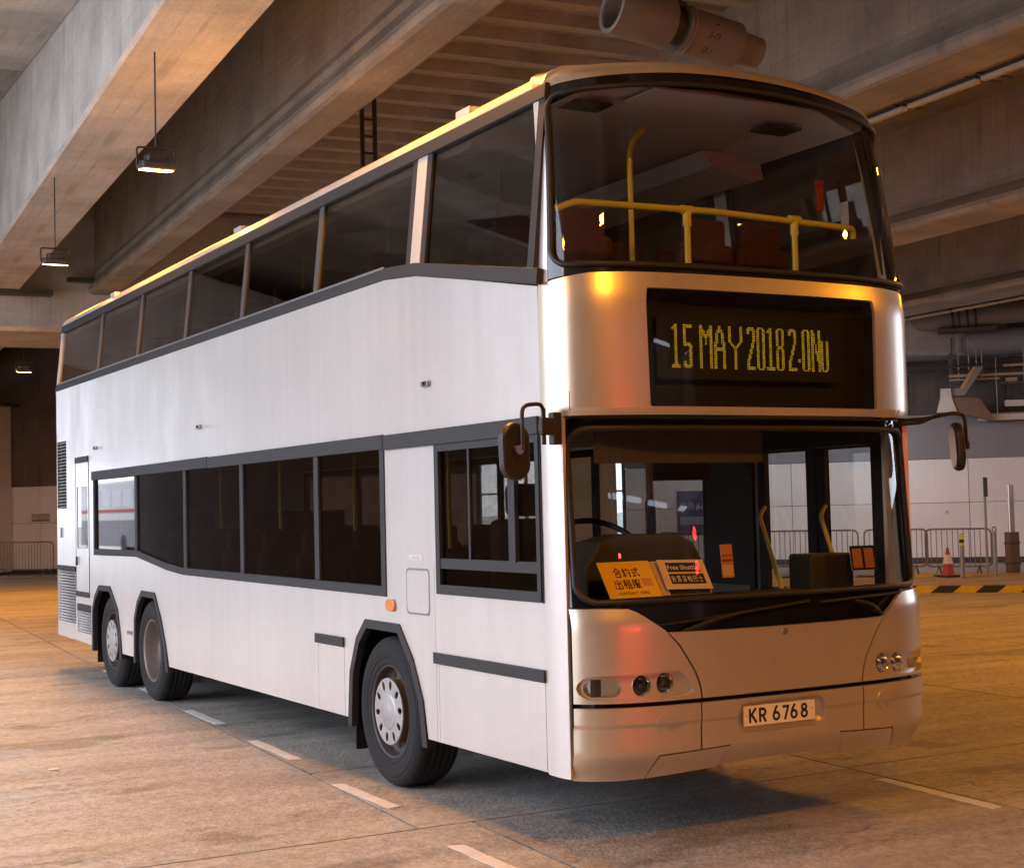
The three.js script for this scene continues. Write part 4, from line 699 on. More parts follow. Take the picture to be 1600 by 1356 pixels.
// ---------------------------------------------------------------- inside the bus
{
  bp('lower_floor', b2(-0.79, 0.79, 0.40, 0.44, -11.9, -0.35), M.interior);
  bp('upper_floor', b2(-1.2, 1.2, 2.30, 2.40, -11.9, -0.20), M.interior);
  bp('upper_front_panel', [b2(-1.05, 1.05, 2.40, 3.02, -0.26, -0.24), b2(-0.9, 0.9, 3.0, 3.03, -0.30, -0.12)], M.interior);
  bp('upper_ceiling', muv(extr([[-1.02, 4.04], [-0.75, 4.14], [0, 4.17], [0.75, 4.14], [1.02, 4.04], [1.02, 4.05], [0.75, 4.155], [0, 4.185], [-0.75, 4.155], [-1.02, 4.05]], 11.2).translate(0, 0, -11.6)), M.interiorLight);
  for (const s of [-1, 1]) {
    bp('air_duct', muv(extr([[s * 0.62, 4.12], [s * 0.70, 4.02], [s * 1.02, 3.95], [s * 1.12, 3.97], [s * 1.10, 4.06], [s * 0.9, 4.12]], 10.2).translate(0, 0, -11.6)), M.interiorLight);
    bp('lining', [b2(s * 1.18, s * 1.195, 2.40, 3.30, -11.9, -2.0), b2(s * 1.17, s * 1.195, 1.13, 1.22, -11.9, -1.75)], M.interior);
  }
  bp('ceiling_panel', b2(-0.52, 0.30, 4.118, 4.13, -0.62, -0.30), M.interiorLight);
  for (const [x, z] of [[0.68, -0.72], [-0.72, -0.72], [-0.55, -2.6]]) bp('speaker_grille', b2(x - 0.13, x + 0.13, 4.095, 4.11, z - 0.09, z + 0.09), M.blackMat);
  bp('roof_hatch', b2(-0.3, 0.3, 4.13, 4.145, -4.2, -3.5), M.interior);
  bp('lower_ceiling', b2(-1.17, 1.17, 2.27, 2.295, -11.9, -0.45), M.interior);
  bp('rear_bulkhead', b2(-1.17, 1.17, 0.44, 2.27, -10.9, -10.86), M.interior);
  // front rail in the upper saloon
  const rl = bp('front_rail', tube([[-1.06, 3.44, -0.52], [-0.95, 3.485, -0.50], [0, 3.50, -0.50], [1.08, 3.475, -0.50], [1.10, 3.42, -0.52]], 0.020, 12, 0.04), M.yellowPole);
  for (const x of [-0.184, 0.615]) { bp('rail_post', cyl(0.019, [x, 2.42, -0.50], [x, 3.49, -0.50], 12), M.yellowPole, rl); bp('rail_clamp', [cyl(0.026, [x, 3.40, -0.50], [x, 3.51, -0.50], 12), cyl(0.026, [x - 0.04, 3.497, -0.50], [x + 0.04, 3.497, -0.50], 12)], M.yellowPole, rl); }
  bp('grab_pole', tube([[-0.235, 2.40, -1.0], [-0.235, 3.98, -1.0], [-0.10, 4.10, -1.05]], 0.017, 10, 0.1), M.yellowPole);
  // seats
  const back = rbx(0.42, 0.62, 0.09, 0.04, 0, 0.72, 0, 3).rotateX(-0.0), cush = rbx(0.42, 0.11, 0.44, 0.04, 0, 0.42, 0.24, 3), head = rbx(0.31, 0.20, 0.085, 0.035, 0, 1.09, -0.015, 3), leg = merge([bx(0.36, 0.36, 0.05, 0, 0.18, 0.2), bx(0.38, 0.5, 0.02, 0, 0.75, -0.055)]), grip = tube([[-0.19, 1.0, -0.05], [-0.19, 1.22, -0.04], [0.19, 1.22, -0.04], [0.19, 1.0, -0.05]], 0.012, 6, 0.05);
  const seat = (x, y, z, grab) => { const g = new THREE.Group(); g.name = 'passenger_seat'; g.position.set(x, y, z); bus.add(g); mesh('backrest', back, M.seat, g); mesh('cushion', cush, M.seat, g); mesh('headrest', head, M.seat, g); mesh('frame', leg, M.seatBack, g); if (grab) mesh('grab_handle', grip, M.yellowPole, g); };
  for (let i = 0; i < 11; i++) for (const x of [-0.97, -0.53, 0.39, 0.84]) { if (x < 0 && i === 0 && false) continue; seat(x, 2.40, -1.10 - i * 0.92, false); }
  for (let i = 0; i < 7; i++) for (const x of [-0.95, -0.52, 0.52, 0.95]) seat(x, i > 4 ? 0.62 : 0.46, -4.3 - i * 0.88, false);
  for (let i = 0; i < 5; i++) { bp('grab_pole', cyl(0.016, [-0.32, 2.40, -2.5 - i * 1.84], [-0.32, 4.12, -2.5 - i * 1.84], 8), M.yellowPole); if (i < 4) bp('grab_pole', cyl(0.016, [-0.30, 0.44, -3.4 - i * 1.76], [-0.30, 2.28, -3.4 - i * 1.76], 8), M.yellowPole); }
  // cab: dash, binnacle, wheel, driver's seat, screens
  bp('dashboard', muv(extr([[0.16, 0.5], [0.16, 1.20], [0.20, 1.235], [0.62, 1.27], [0.72, 1.22], [0.72, 0.5]], 2.1).rotateY(Math.PI / 2).translate(-1.12, 0, 0)), M.dash);
  bp('binnacle', muv(extr([[-0.92, 1.20], [-0.90, 1.46], [-0.82, 1.575], [-0.66, 1.61], [-0.30, 1.605], [-0.20, 1.56], [-0.13, 1.44], [-0.11, 1.2]], 0.2, [], 0.02).translate(0, 0, -0.74)), M.dash);
  const sw = bp('steering_wheel', new THREE.TorusGeometry(0.215, 0.017, 10, 40).rotateX(-1.05).translate(-0.60, 1.60, -0.86), M.rubber);
  bp('spoke', [bx(0.4, 0.012, 0.03, -0.6, 1.585, -0.865), cyl(0.03, [-0.6, 1.25, -0.72], [-0.6, 1.59, -0.86], 10)], M.rubber, sw);
  const ds = bp('driver_seat', rbx(0.5, 0.75, 0.12, 0.05, -0.72, 1.35, -1.52), M.seatBack); bp('cushion', rbx(0.5, 0.14, 0.48, 0.05, -0.72, 0.98, -1.26), M.seatBack, ds); bp('headrest', rbx(0.28, 0.2, 0.09, 0.04, -0.72, 1.84, -1.52), M.seatBack, ds);
  bp('cab_partition', [b2(-1.15, -0.2, 0.44, 1.55, -1.80, -1.77), b2(-0.22, -0.19, 0.44, 1.35, -1.78, -0.75)], M.dash);
  bp('cab_post', cyl(0.022, [-0.21, 0.44, -0.92], [-0.21, 2.28, -0.92], 12), M.wood);
  bp('ticket_machine', rbx(0.07, 0.2, 0.03, 0.02, -0.235, 1.72, -0.88), M.rubber);
  bp('overhead_screen', [rbx(0.42, 0.24, 0.08, 0.01, 0.21, 2.06, -1.2), bx(0.1, 0.08, 0.03, 0.21, 2.23, -1.2)], M.blackMat);
  bp('sun_blind', b2(-1.02, 0.12, 2.02, 2.24, -0.26, -0.255), M.blind);
  bp('fare_box', rbx(0.34, 0.22, 0.22, 0.02, 0.84, 1.36, -0.62), M.dash);
  bp('pillar_lining', b2(1.18, 1.20, 0.44, 2.27, -2.24, -1.70), M.dash);
  // overhead dark header and door gear
  bp('door_gear', b2(1.0, 1.17, 2.13, 2.27, -1.75, -0.42), M.blackMat);
  // cards propped against the windscreen
  const card = (name, w, h, cx, cy, cz, draw, tx, ty) => { const cv = document.createElement('canvas'); cv.width = 400; cv.height = Math.round(400 * h / w); draw(cv.getContext('2d'), cv.width, cv.height); const t = new THREE.CanvasTexture(cv); t.colorSpace = THREE.SRGBColorSpace; t.anisotropy = 8;
    const o = bp(name, new THREE.BoxGeometry(w, h, 0.003).rotateX(tx).rotateZ(ty || 0).translate(cx, cy, cz), M.paper); bp('print', new THREE.PlaneGeometry(w - 0.002, h - 0.002).translate(0, 0, 0.0022).rotateX(tx).rotateZ(ty || 0).translate(cx, cy, cz), std('#ffffff', 0.7, 0, { map: t }), o); return o; };
  // characters as strokes on a 10 x 10 grid
  const CH = {
    he: [[5, 0, 0, 4.5], [5, 0, 10, 4.5], [2.6, 4.3, 7.4, 4.3], [2, 6, 8, 6], [2, 6, 2, 10], [8, 6, 8, 10], [2, 9.6, 8, 9.6]],
    yue: [[2.6, 0, 0.6, 3], [0.6, 3, 3.4, 3], [3.6, 1.8, 0.6, 5.6], [0.4, 5.6, 4, 5.2], [2.2, 6, 2.2, 10], [0.6, 7, 0.2, 9], [3.6, 7, 4.2, 8.6], [6.4, 0, 5, 3.6], [5.8, 2, 9.6, 2], [9.6, 2, 9.2, 9.6], [9.2, 9.6, 7.8, 9.2], [6.2, 4.6, 7.6, 6.4]],
    shi: [[0, 2.4, 10, 2.2], [6, 0, 7.2, 6], [7.2, 6, 9.6, 9.6], [9.6, 9.6, 10, 7.6], [8, 0.2, 9.2, 1.4], [0.8, 5, 5.2, 5], [3, 5, 3, 9], [0.4, 9.4, 5.8, 8.4]],
    chu: [[5, 0, 5, 10], [1.4, 1.2, 1.4, 4.4], [8.6, 1.2, 8.6, 4.4], [1.4, 4.4, 8.6, 4.4], [0.6, 6, 0.6, 9.8], [9.4, 6, 9.4, 9.8], [0.6, 9.6, 9.4, 9.6]],
    zu: [[4, 0.2, 0.6, 1.4], [0, 3, 4.4, 3], [2.3, 1, 2.3, 10], [2.3, 3.6, 0, 7], [2.3, 4, 4.2, 6], [5.6, 1, 5.6, 9.6], [9, 1, 9, 9.6], [5.6, 1, 9, 1], [5.6, 3.8, 9, 3.8], [5.6, 6.6, 9, 6.6], [4.4, 9.6, 10, 9.6]],
    fu: [[0.8, 0.6, 0.2, 9.8], [0.8, 0.6, 4, 0.6], [4, 0.6, 4, 9.6], [0.8, 3.4, 4, 3.4], [0.8, 6, 4, 6], [5.4, 0.6, 5.4, 10], [5.4, 0.6, 9.4, 0.6], [9.4, 0.6, 9.4, 3], [9.4, 3, 7.6, 3], [5.6, 5, 9.4, 5], [9.4, 5, 6, 9.8], [6.4, 6, 10, 9.8]],
    mian: [[3.4, 0, 1, 3], [2.8, 1.2, 7, 1.2], [1.6, 3, 8.6, 3], [1.6, 3, 1.6, 6], [8.6, 3, 8.6, 6], [1.6, 6, 8.6, 6], [5, 3, 3, 8], [3, 8, 0.4, 10], [5.6, 6, 5.8, 9.6], [5.8, 9.6, 9.8, 9.4]],
    fei: [[1, 1, 9, 1], [1, 3, 9, 3], [3.4, 0, 3, 4.4], [6.4, 0, 6.4, 4.4], [1, 1, 1, 3], [2, 5, 8, 5], [2, 5, 2, 8.4], [8, 5, 8, 8.4], [2, 6.8, 8, 6.8], [2, 8.4, 8, 8.4], [3.4, 8.6, 1, 10], [6.6, 8.6, 9, 10]],
    chuan: [[5, 0, 5, 1], [0.6, 1.4, 9.4, 1.4], [3.4, 2, 1, 4], [6.4, 2, 9, 4], [1.4, 5, 8.6, 5], [3, 5, 3, 7], [0.6, 7.2, 9.4, 7.2], [6.4, 5, 6.4, 10], [6.4, 7.4, 1, 10]],
    suo: [[2, 0, 2, 10], [0, 2.6, 4, 2.6], [2, 3, 0, 7], [2, 3.6, 4, 6], [6.6, 0, 5, 2.4], [5, 2.4, 9.6, 2], [6, 3, 4.6, 5], [8, 3, 9.8, 5], [6.6, 5, 4.8, 8], [5.6, 6.4, 9, 6.4], [9, 6.4, 5, 10], [6, 7, 9.8, 10]],
    ba: [[1, 0.8, 9, 0.8], [9, 0.8, 9, 5], [1, 5, 9, 5], [1, 0.8, 1, 9], [5, 0.8, 5, 5], [1, 9, 9.4, 9], [9.4, 9, 9.4, 7]],
    shi2: [[0, 3.6, 10, 3.6], [5, 0, 5, 9.4], [1.4, 9.4, 8.6, 9.4]],
  };
  const glyph = (x, c, ox, oy, w, h) => { for (const [a, b, d, e] of CH[c]) { x.beginPath(); x.moveTo(ox + a / 10 * w, oy + b / 10 * h); x.lineTo(ox + d / 10 * w, oy + e / 10 * h); x.stroke(); } };
  card('hire_card', 0.34, 0.235, -0.765, 1.388, -0.33, (x, w, h) => {
    x.fillStyle = '#ffd220'; x.fillRect(0, 0, w, h); x.strokeStyle = '#3a1408'; x.lineWidth = 8.5; x.lineCap = 'butt';
    ['he', 'yue', 'shi'].forEach((c, i) => glyph(x, c, 98 + i * 68, 50, 56, 70)); ['chu', 'zu', 'fu'].forEach((c, i) => glyph(x, c, 72 + i * 70, 138, 58, 70));
    x.fillStyle = '#e0a066'; x.fillRect(286, 132, 82, 62); x.fillStyle = '#4a2210'; x.font = 'bold 31px sans-serif'; x.fillText('CONTRACT HIRE', 70, 254);
  }, -0.62);
  card('shuttle_card', 0.335, 0.225, -0.42, 1.385, -0.335, (x, w, h) => { x.fillStyle = '#d9bf94'; x.fillRect(0, 0, w, h); x.fillStyle = '#2a1a14'; x.fillRect(60, 214, 330, 60); }, -0.62);
  card('shuttle_card', 0.315, 0.19, -0.405, 1.402, -0.315, (x, w, h) => {
    x.fillStyle = '#e6cda2'; x.fillRect(0, 0, w, h); x.fillStyle = '#201310'; x.fillRect(60, 24, 285, 78); x.fillRect(60, 116, 300, 84); x.fillStyle = '#eadbc2'; x.font = 'bold 50px sans-serif'; x.fillText('Free Shuttle', 64, 82, 276);
    x.strokeStyle = '#e6d6bb'; x.lineWidth = 5; ['mian', 'fei', 'chuan', 'suo', 'ba', 'shi2'].forEach((c, i) => glyph(x, c, 70 + i * 47, 132, 38, 52));
  }, -0.58, -0.03);
  card('notice', 0.085, 0.19, -0.03, 1.46, -0.42, (x, w, h) => { x.fillStyle = '#c98a5a'; x.fillRect(0, 0, w, h); x.fillStyle = '#7a2c18'; x.fillRect(20, h * 0.32, w - 40, 30); x.fillRect(20, h * 0.46, w - 40, 50); x.fillStyle = '#e2c09a'; x.fillRect(20, h * 0.62, w - 40, h * 0.34); }, -0.1);
  card('notice_frame', 0.20, 0.15, 1.0, 1.44, -0.42, (x, w, h) => { x.fillStyle = '#2a1d18'; x.fillRect(0, 0, w, h); x.fillStyle = '#c88a58'; x.fillRect(30, 34, 150, h - 60); x.fillRect(220, 34, 150, h - 60); }, -0.15);
  // stickers on the upper glass, and a glass-breaking hammer in its red case
  bp('hammer_case', [rbx(0.05, 0.16, 0.03, 0.008, 1.085, 3.72, -0.80), bx(0.06, 0.03, 0.02, 1.085, 3.82, -0.80)], M.coneRed);
  bp('sticker', rbx(0.003, 0.16, 0.07, 0.001, 1.165, 3.60, -0.66), M.whitePaint);
}

// ---------------------------------------------------------------- lamps
const SODIUM = new THREE.Color().setRGB(1.0, 0.36, 0.012);
const lampGlow = std([0.3, 0.2, 0.1], 0.4); lampGlow.emissive.setRGB(1.0, 0.50, 0.13); lampGlow.emissiveIntensity = 8;
function floodlight(pos, label, power, topY, yaw = 0) {
  const t = thing('floodlight', label, 'floodlight', pos, yaw, 'orange floodlights hung from the deck');
  const tiltG = (g) => g.rotateX(0.16);
  mesh('housing', tiltG(merge([rbx(0.34, 0.08, 0.28, 0.025, 0, 0.055, 0), rbx(0.22, 0.09, 0.18, 0.03, 0, 0.12, 0)])), M.darkSteel, t);
  mesh('lens', tiltG(rbx(0.29, 0.012, 0.22, 0.004, 0, 0.010, 0)), lampGlow, t);
  mesh('bracket', tube([[-0.19, 0.06, 0], [-0.19, 0.23, 0], [0.19, 0.23, 0], [0.19, 0.06, 0]], 0.011, 6, 0.03), M.darkSteel, t);
  mesh('rod', cyl(0.009, [0, 0.22, 0], [0, topY - pos[1], 0], 8), M.darkSteel, t);
  const l = new THREE.RectAreaLight(SODIUM, power, 0.29, 0.22); l.position.set(0, -0.010, 0.0); l.rotation.set(-Math.PI / 2 + 0.16, 0, 0); t.add(l);
}
const LP = 405, RY = 5.2;
floodlight(sPos(3.10, RY, 14.88), 'nearest orange floodlight in view, above the bus beside the deep beam', LP, 6.42);
floodlight(sPos(2.99, RY, 20.94), 'middle orange floodlight, hung from the deep beam short of the crosshead', LP, 6.42);
floodlight(sPos(4.50, RY, 36.64), 'farthest orange floodlight under the distant span at left', LP * 1.7, 6.6);
floodlight(sPos(13.45, 6.2, 20.11), 'orange floodlight glimpsed through the upper windscreen between the seats', LP * 1.4, 8.32);
// the same rows go on out of the frame
floodlight(sPos(2.7, 5.5, 30.4), 'orange floodlight close to the crosshead, just past the left edge', LP * 1.6, 6.42);
floodlight(sPos(3.37, RY, 8.6), 'orange floodlight above the near side of the bus roof, out of frame', LP * 0.6, 6.42);
floodlight(sPos(3.5, RY, 2.6), 'orange floodlight ahead of the bus front, above and right of the camera', LP * 0.85, 6.42);
floodlight(sPos(13.45, 6.2, 11.2), 'orange floodlight to the right of the bus, out of frame', LP * 1.4, 8.32);
floodlight(sPos(13.45, 6.2, 2.5), 'orange floodlight to the far right of the camera, out of frame', LP * 1.4, 8.32);
floodlight(sPos(20.6, 6.2, 27.0), 'orange floodlight behind the bus front in front of the panelled wall', LP * 1.4 * 0.5, 8.32);
floodlight(sPos(20.6, 6.2, 14.0), 'orange floodlight over the right hand traffic island, out of frame', LP * 1.4, 8.32);
floodlight(sPos(-2.4, 5.7, 5.0), 'orange floodlight under the ramp to the left of the camera', LP * 0.6, 6.6);

// tube lights, unlit, along the foot of the girders at right
{
  const tubeLight = (off, a0, a1, y, label) => { const t = thing('tube_light', label, 'tube light', SP, ST, 'unlit tube lights under the girders'); mesh('diffuser', rbx(0.09, 0.06, a1 - a0 - 0.06, 0.02, off, y, -(a0 + a1) / 2), M.tubeDiff, t); mesh('tray', bx(0.12, 0.03, a1 - a0 - 0.02, off, y + 0.045, -(a0 + a1) / 2), M.darkSteel, t); for (const a of [a0 + 0.08, a1 - 0.08]) mesh('hanger', bx(0.5, 0.025, 0.03, off + 0.12, y + 0.035, -a), M.darkSteel, t); };
  const names = ['first', 'second', 'third', 'fourth', 'fifth'];
  for (let i = 0; i < 5; i++) tubeLight(11.66, 10.2 + i * 1.22, 11.4 + i * 1.22, 6.36, names[i] + ' unlit tube light from the right edge under the top right girder');
  for (let i = 0; i < 4; i++) tubeLight(25.55, 25.8 + i * 1.6, 27.38 + i * 1.6, 6.36, names[i] + ' unlit tube light from the right edge under the lowest girder');
}
// jet fan over the bus roof
{
  const t = thing('jet_fan', 'grey jet fan with silencers hanging under the deck above the bus roof', 'fan');
  const a = V3(1.80, 6.11, -4.22), b = V3(3.30, 5.865, -4.11), d = b.clone().sub(a), at = (f) => a.clone().addScaledVector(d, f).toArray();
  const seg = (name, f0, f1, r, m) => mesh(name, cyl(r, at(f0), at(f1), 40), m, t);
  const ax = d.clone().normalize(), q = new THREE.Quaternion().setFromUnitVectors(V3(0, 1, 0), ax);
  mesh('silencer', new THREE.LatheGeometry([[0.19, 0], [0.225, 0], [0.232, 0.012], [0.225, 0.03], [0.225, 0.56], [0.17, 0.59], [0.17, 0.02], [0.19, 0.0]].map((k) => V2(...k)), 40).applyQuaternion(q).translate(a.x, a.y, a.z), M.fanGrey, t);
  seg('duct', 0.36, 0.46, 0.155, M.darkSteel);
  mesh('flange', [cyl(0.21, at(0.455), at(0.468), 40), cyl(0.218, at(0.485), at(0.495), 40)], M.galv, t);
  // casing with stencilled letters
  const cv = document.createElement('canvas'); cv.width = 1024; cv.height = 512; const x = cv.getContext('2d'); x.fillStyle = '#8d8279'; x.fillRect(0, 0, 1024, 512); x.fillStyle = '#2a211b'; x.font = 'bold 74px monospace'; x.fillText('JF-CP', 300, 250); x.fillText('GF-1', 306, 380); x.fillRect(400, 120, 56, 12); x.beginPath(); x.moveTo(470, 126); x.lineTo(448, 112); x.lineTo(448, 140); x.fill();
  const tx = new THREE.CanvasTexture(cv); tx.colorSpace = THREE.SRGBColorSpace; tx.anisotropy = 8; tx.wrapS = THREE.RepeatWrapping;
  const cs = V3(...at(0.468)), ce = V3(...at(0.83)), len = cs.distanceTo(ce), N = 40, pos = [], nor = [], uv = [], idx = [], e1 = V3(0, 1, 0).sub(ax.clone().multiplyScalar(ax.y)).normalize(), e2 = ax.clone().cross(e1);
  for (let i = 0; i <= N; i++) { const an = i / N * Math.PI * 2, n = e1.clone().multiplyScalar(Math.cos(an)).addScaledVector(e2, Math.sin(an)); for (const k of [0, 1]) { const p = cs.clone().addScaledVector(ax, k * len).addScaledVector(n, 0.205); pos.push(p.x, p.y, p.z); nor.push(n.x, n.y, n.z); uv.push(k * 0.95, -(an / (2 * Math.PI)) * 2.2 + FANV); } }
  for (let i = 0; i < N; i++) idx.push(i * 2, i * 2 + 2, i * 2 + 1, i * 2 + 2, i * 2 + 3, i * 2 + 1);
  const g = new THREE.BufferGeometry(); g.setAttribute('position', new THREE.Float32BufferAttribute(pos, 3)); g.setAttribute('normal', new THREE.Float32BufferAttribute(nor, 3)); g.setAttribute('uv', new THREE.Float32BufferAttribute(uv, 2)); g.setIndex(idx); tx.wrapT = THREE.ClampToEdgeWrapping;
  mesh('casing', g, std([0.75, 0.75, 0.75], 0.55, 0.2, { map: tx }), t);
  mesh('casing_end', cyl(0.204, at(0.825), at(0.83), 40), M.fanGrey, t);
  mesh('nozzle', cyl(0.15, at(0.83), at(1.0), 32, 0.135), M.fanGrey, t);
  mesh('hanger', [cyl(0.05, [2.46, 6.1, -4.17], [2.46, 8.35, -4.17], 12), bx(0.14, 0.05, 0.12, 2.46, 6.20, -4.17)], M.darkSteel, t);
  mesh('hanger', cyl(0.012, [1.95, 6.2, -4.2], [1.95, 8.35, -4.2], 8), M.darkSteel, t);
}
// small things under the deck
{
  const t = thing('pipe_hanger', 'thin dark hanger and elbow under the ribbed soffit left of the jet fan', 'hanger', sPos(6.3, 0, 13.2));
  mesh('rod', cyl(0.008, [0, 6.95, 0], [0, 8.3, 0], 6), M.darkSteel, t); mesh('elbow', tube([[0.05, 6.95, 0], [-0.03, 6.94, 0], [-0.22, 6.82, 0.1]], 0.03, 8, 0.02), M.darkSteel, t);
  const f = thing('hanging_frame', 'dark double hanger frame dropping from the ribbed soffit behind the roof', 'hanger', sPos(7.35, 0, 20.6));
  mesh('leg', bx(0.05, 1.5, 0.05, -0.06, 7.55, 0), M.darkSteel, f); mesh('leg', bx(0.05, 1.5, 0.05, 0.14, 7.55, 0), M.darkSteel, f);
  for (const y of [7.0, 7.25, 7.5]) mesh('rung', bx(0.2, 0.03, 0.03, 0.04, y, 0), M.darkSteel, f);
  const b = thing('bracket_shelf', 'dark flat bracket on the crosshead under the middle floodlight', 'bracket', sPos(3.9, 6.35, 31.6), ST); mesh('shelf', bx(1.1, 0.10, 0.3, 0, 0, 0), M.darkSteel, b); mesh('arm', bx(0.9, 0.08, 0.25, 1.3, 0.3, 0), M.darkSteel, b);
}

// ---------------------------------------------------------------- right background
const atW = (name, label, cat, s, y, d, group) => thing(name, label, cat, wPos(s, y, d), WT, group);
{
  const p = atW('large_pipe', 'large brown pipe with dark clamp rings under the lowest girder at right', 'pipe', 20, 6.34, 0.2);
  mesh('barrel', cyl(0.29, [0, -0.12, 0], [16, 0.50, 0.5], 28), M.pipeBrown, p);
  for (const x of [8.62, 8.78, 9.0, 9.2]) mesh('clamp_ring', cyl(0.325, [x, -0.12 + x * 0.03875, x * 0.031], [x + 0.07, -0.12 + (x + 0.07) * 0.03875, (x + 0.07) * 0.031], 28), M.darkSteel, p);
  mesh('saddle', bx(1.5, 0.10, 0.5, 9.0, -0.14, 0.3), M.darkSteel, p);
  const p2 = atW('grey_pipe', 'grey duct behind and below the large brown pipe at the right edge', 'pipe', 29.2, 5.92, -0.5);
  mesh('barrel', cyl(0.36, [0, 0, 0], [8, 0.3, 0], 28), M.wallGrey, p2); mesh('cap', new THREE.SphereGeometry(0.36, 24, 12, 0, Math.PI * 2, 0, Math.PI / 2).rotateZ(Math.PI / 2), M.wallGrey, p2);
  const r = atW('hanger_rack', 'rack of thin vertical hanger rods below the pipe clamps', 'rack', 28.0, 0, -0.2);
  mesh('post', bx(0.12, 1.35, 0.1, 0.55, 5.40, 0), M.darkSteel, r); for (const x of [0.75, 1.02, 1.22, 1.36]) mesh('rod', cyl(0.018, [x, 4.9, 0], [x, 6.1, 0], 8), M.galv, r); mesh('shelf', bx(1.3, 0.04, 0.2, 1.15, 4.93, 0), M.galv, r);
  const cnd = ['upper', 'middle', 'lower'];
  [[5.28, 5.22, 0.022], [5.18, 5.16, 0.03], [5.08, 5.32, 0.025]].forEach(([y0, y1, q], i) => tag(mesh('conduit', tube([wPos(24, y0, -0.3 + i * 0.1), wPos(29, y1, -0.3 + i * 0.1), wPos(36, y1 + 0.15, -0.3)], q, 8), M.darkSteel), cnd[i] + ' of three dark conduits running level across the wall at right', 'conduit', 'conduits on the wall at right'));
  for (const [s0, y, lab] of [[29.9, 4.22, 'upper'], [29.2, 3.86, 'lower']]) {
    const c = atW('cable_tray', lab + ' white cable tray hung along the right wall', 'cable tray', s0, y, 0.35, 'white cable trays at right'); mesh('tray', muv(bx(9, 0.16, 0.05, 4.5, 0, 0)), M.whitePaint, c); mesh('tray_back', muv(bx(9, 0.12, 0.05, 4.5, 0.03, -0.42)), M.whitePaint, c); for (let i = 0; i < 16; i++) mesh('rung', bx(0.05, 0.03, 0.4, 0.25 + i * 0.56, -0.03, -0.2), M.galv, c); for (const x of [0.5, 2.6, 4.7]) mesh('rod', cyl(0.014, [x, 0, 0], [x, 1.6, 0], 6), M.galv, c);
  }
  for (const [s0, y, lab] of [[28.5, 5.02, 'upper pale'], [29.6, 4.78, 'middle dark'], [29.9, 5.25, 'short topmost']]) { const c = atW('cable_tray', lab + ' cable tray among the conduits at the right edge', 'cable tray', s0, y, 0.1, 'cable trays at the right edge'); mesh('tray', muv(bx(7, 0.07, 0.05, 3.5, 0, 0)), lab === 'middle dark' ? M.darkSteel : M.galv, c); for (let i = 0; i < 12; i++) mesh('rung', bx(0.05, 0.025, 0.35, 0.25 + i * 0.56, -0.02, -0.18), M.galv, c); }
  const j = atW('junction_box', 'small dark junction box on the wall near the right edge', 'box', 30.1, 4.86, -0.2); mesh('body', rbx(0.34, 0.2, 0.2, 0.02, 0, 0, 0), M.darkSteel, j); mesh('lid', rbx(0.3, 0.16, 0.03, 0.01, 0, 0, 0.11), M.galv, j);
  const w = atW('slanted_gusset', 'slanted ochre-faced gusset leaning above a white upstand at right', 'gusset', 28.15, 4.02, 0.4);
  mesh('upstand', muv(extr([[0, 0], [0.52, 0], [0.40, 0.36], [0.38, 0.62], [0.12, 0.62], [0.10, 0.36]], 0.5)), M.whitePaint, w);
  mesh('strut', muv(extr([[0.42, 0.42], [0.72, 0.42], [1.22, 1.15], [0.98, 1.18], [0.62, 0.62], [0.42, 0.62]], 0.4)), M.wallGrey, w);
  mesh('strut_face', muv(extr([[0.62, 0.64], [0.70, 0.60], [1.04, 1.16], [0.96, 1.17]], 0.42)), M.ochre, w);
  mesh('apron', muv(extr([[0.46, 0], [1.5, -0.3], [1.1, 0.34], [0.42, 0.40]], 0.45)), M.wood, w);
  const sg = atW('wall_notice', 'small white notice on the pale panels above the right barriers', 'sign', 28.32, 1.37, 0.032); mesh('plate', rbx(0.13, 0.13, 0.01, 0.005, 0, 0, 0), M.coneWhite, sg); mesh('mark', bx(0.025, 0.05, 0.004, 0, 0, 0.008), M.blackMat, sg);
  // blue direction sign with white lettering
  const cv = document.createElement('canvas'); cv.width = 512; cv.height = 480; const x = cv.getContext('2d'); x.fillStyle = '#50516e'; x.fillRect(0, 0, 512, 480); x.strokeStyle = '#b9bbcd'; x.lineWidth = 7;
  const st = (L, ox, oy, w2, h2) => { for (const [a, b, c2, d] of L) { x.beginPath(); x.moveTo(ox + a * w2 / 10, oy + b * h2 / 10); x.lineTo(ox + c2 * w2 / 10, oy + d * h2 / 10); x.stroke(); } };
  st([[1, 0, 1, 10], [0, 3, 4, 3], [4, 0, 3, 10], [5, 1, 10, 1], [5, 4, 9, 4], [7, 0, 7, 10], [5, 7, 10, 7]], 36, 130, 70, 80); st([[2, 0, 0, 10], [2, 0, 9, 0], [9, 0, 9, 10], [2, 3, 9, 3], [1, 6, 9, 6], [5, 0, 5, 10]], 120, 130, 66, 80);
  x.fillStyle = '#c4c6d6'; x.font = 'bold 92px sans-serif'; x.fillText('#40', 200, 208); st([[1, 0, 9, 0], [1, 0, 1, 10], [9, 0, 9, 10], [1, 5, 9, 5], [1, 10, 9, 10], [5, 0, 5, 10]], 400, 130, 60, 80); x.fillStyle = '#8f90a6'; x.fillRect(30, 280, 452, 90);
  const tx = new THREE.CanvasTexture(cv); tx.colorSpace = THREE.SRGBColorSpace;
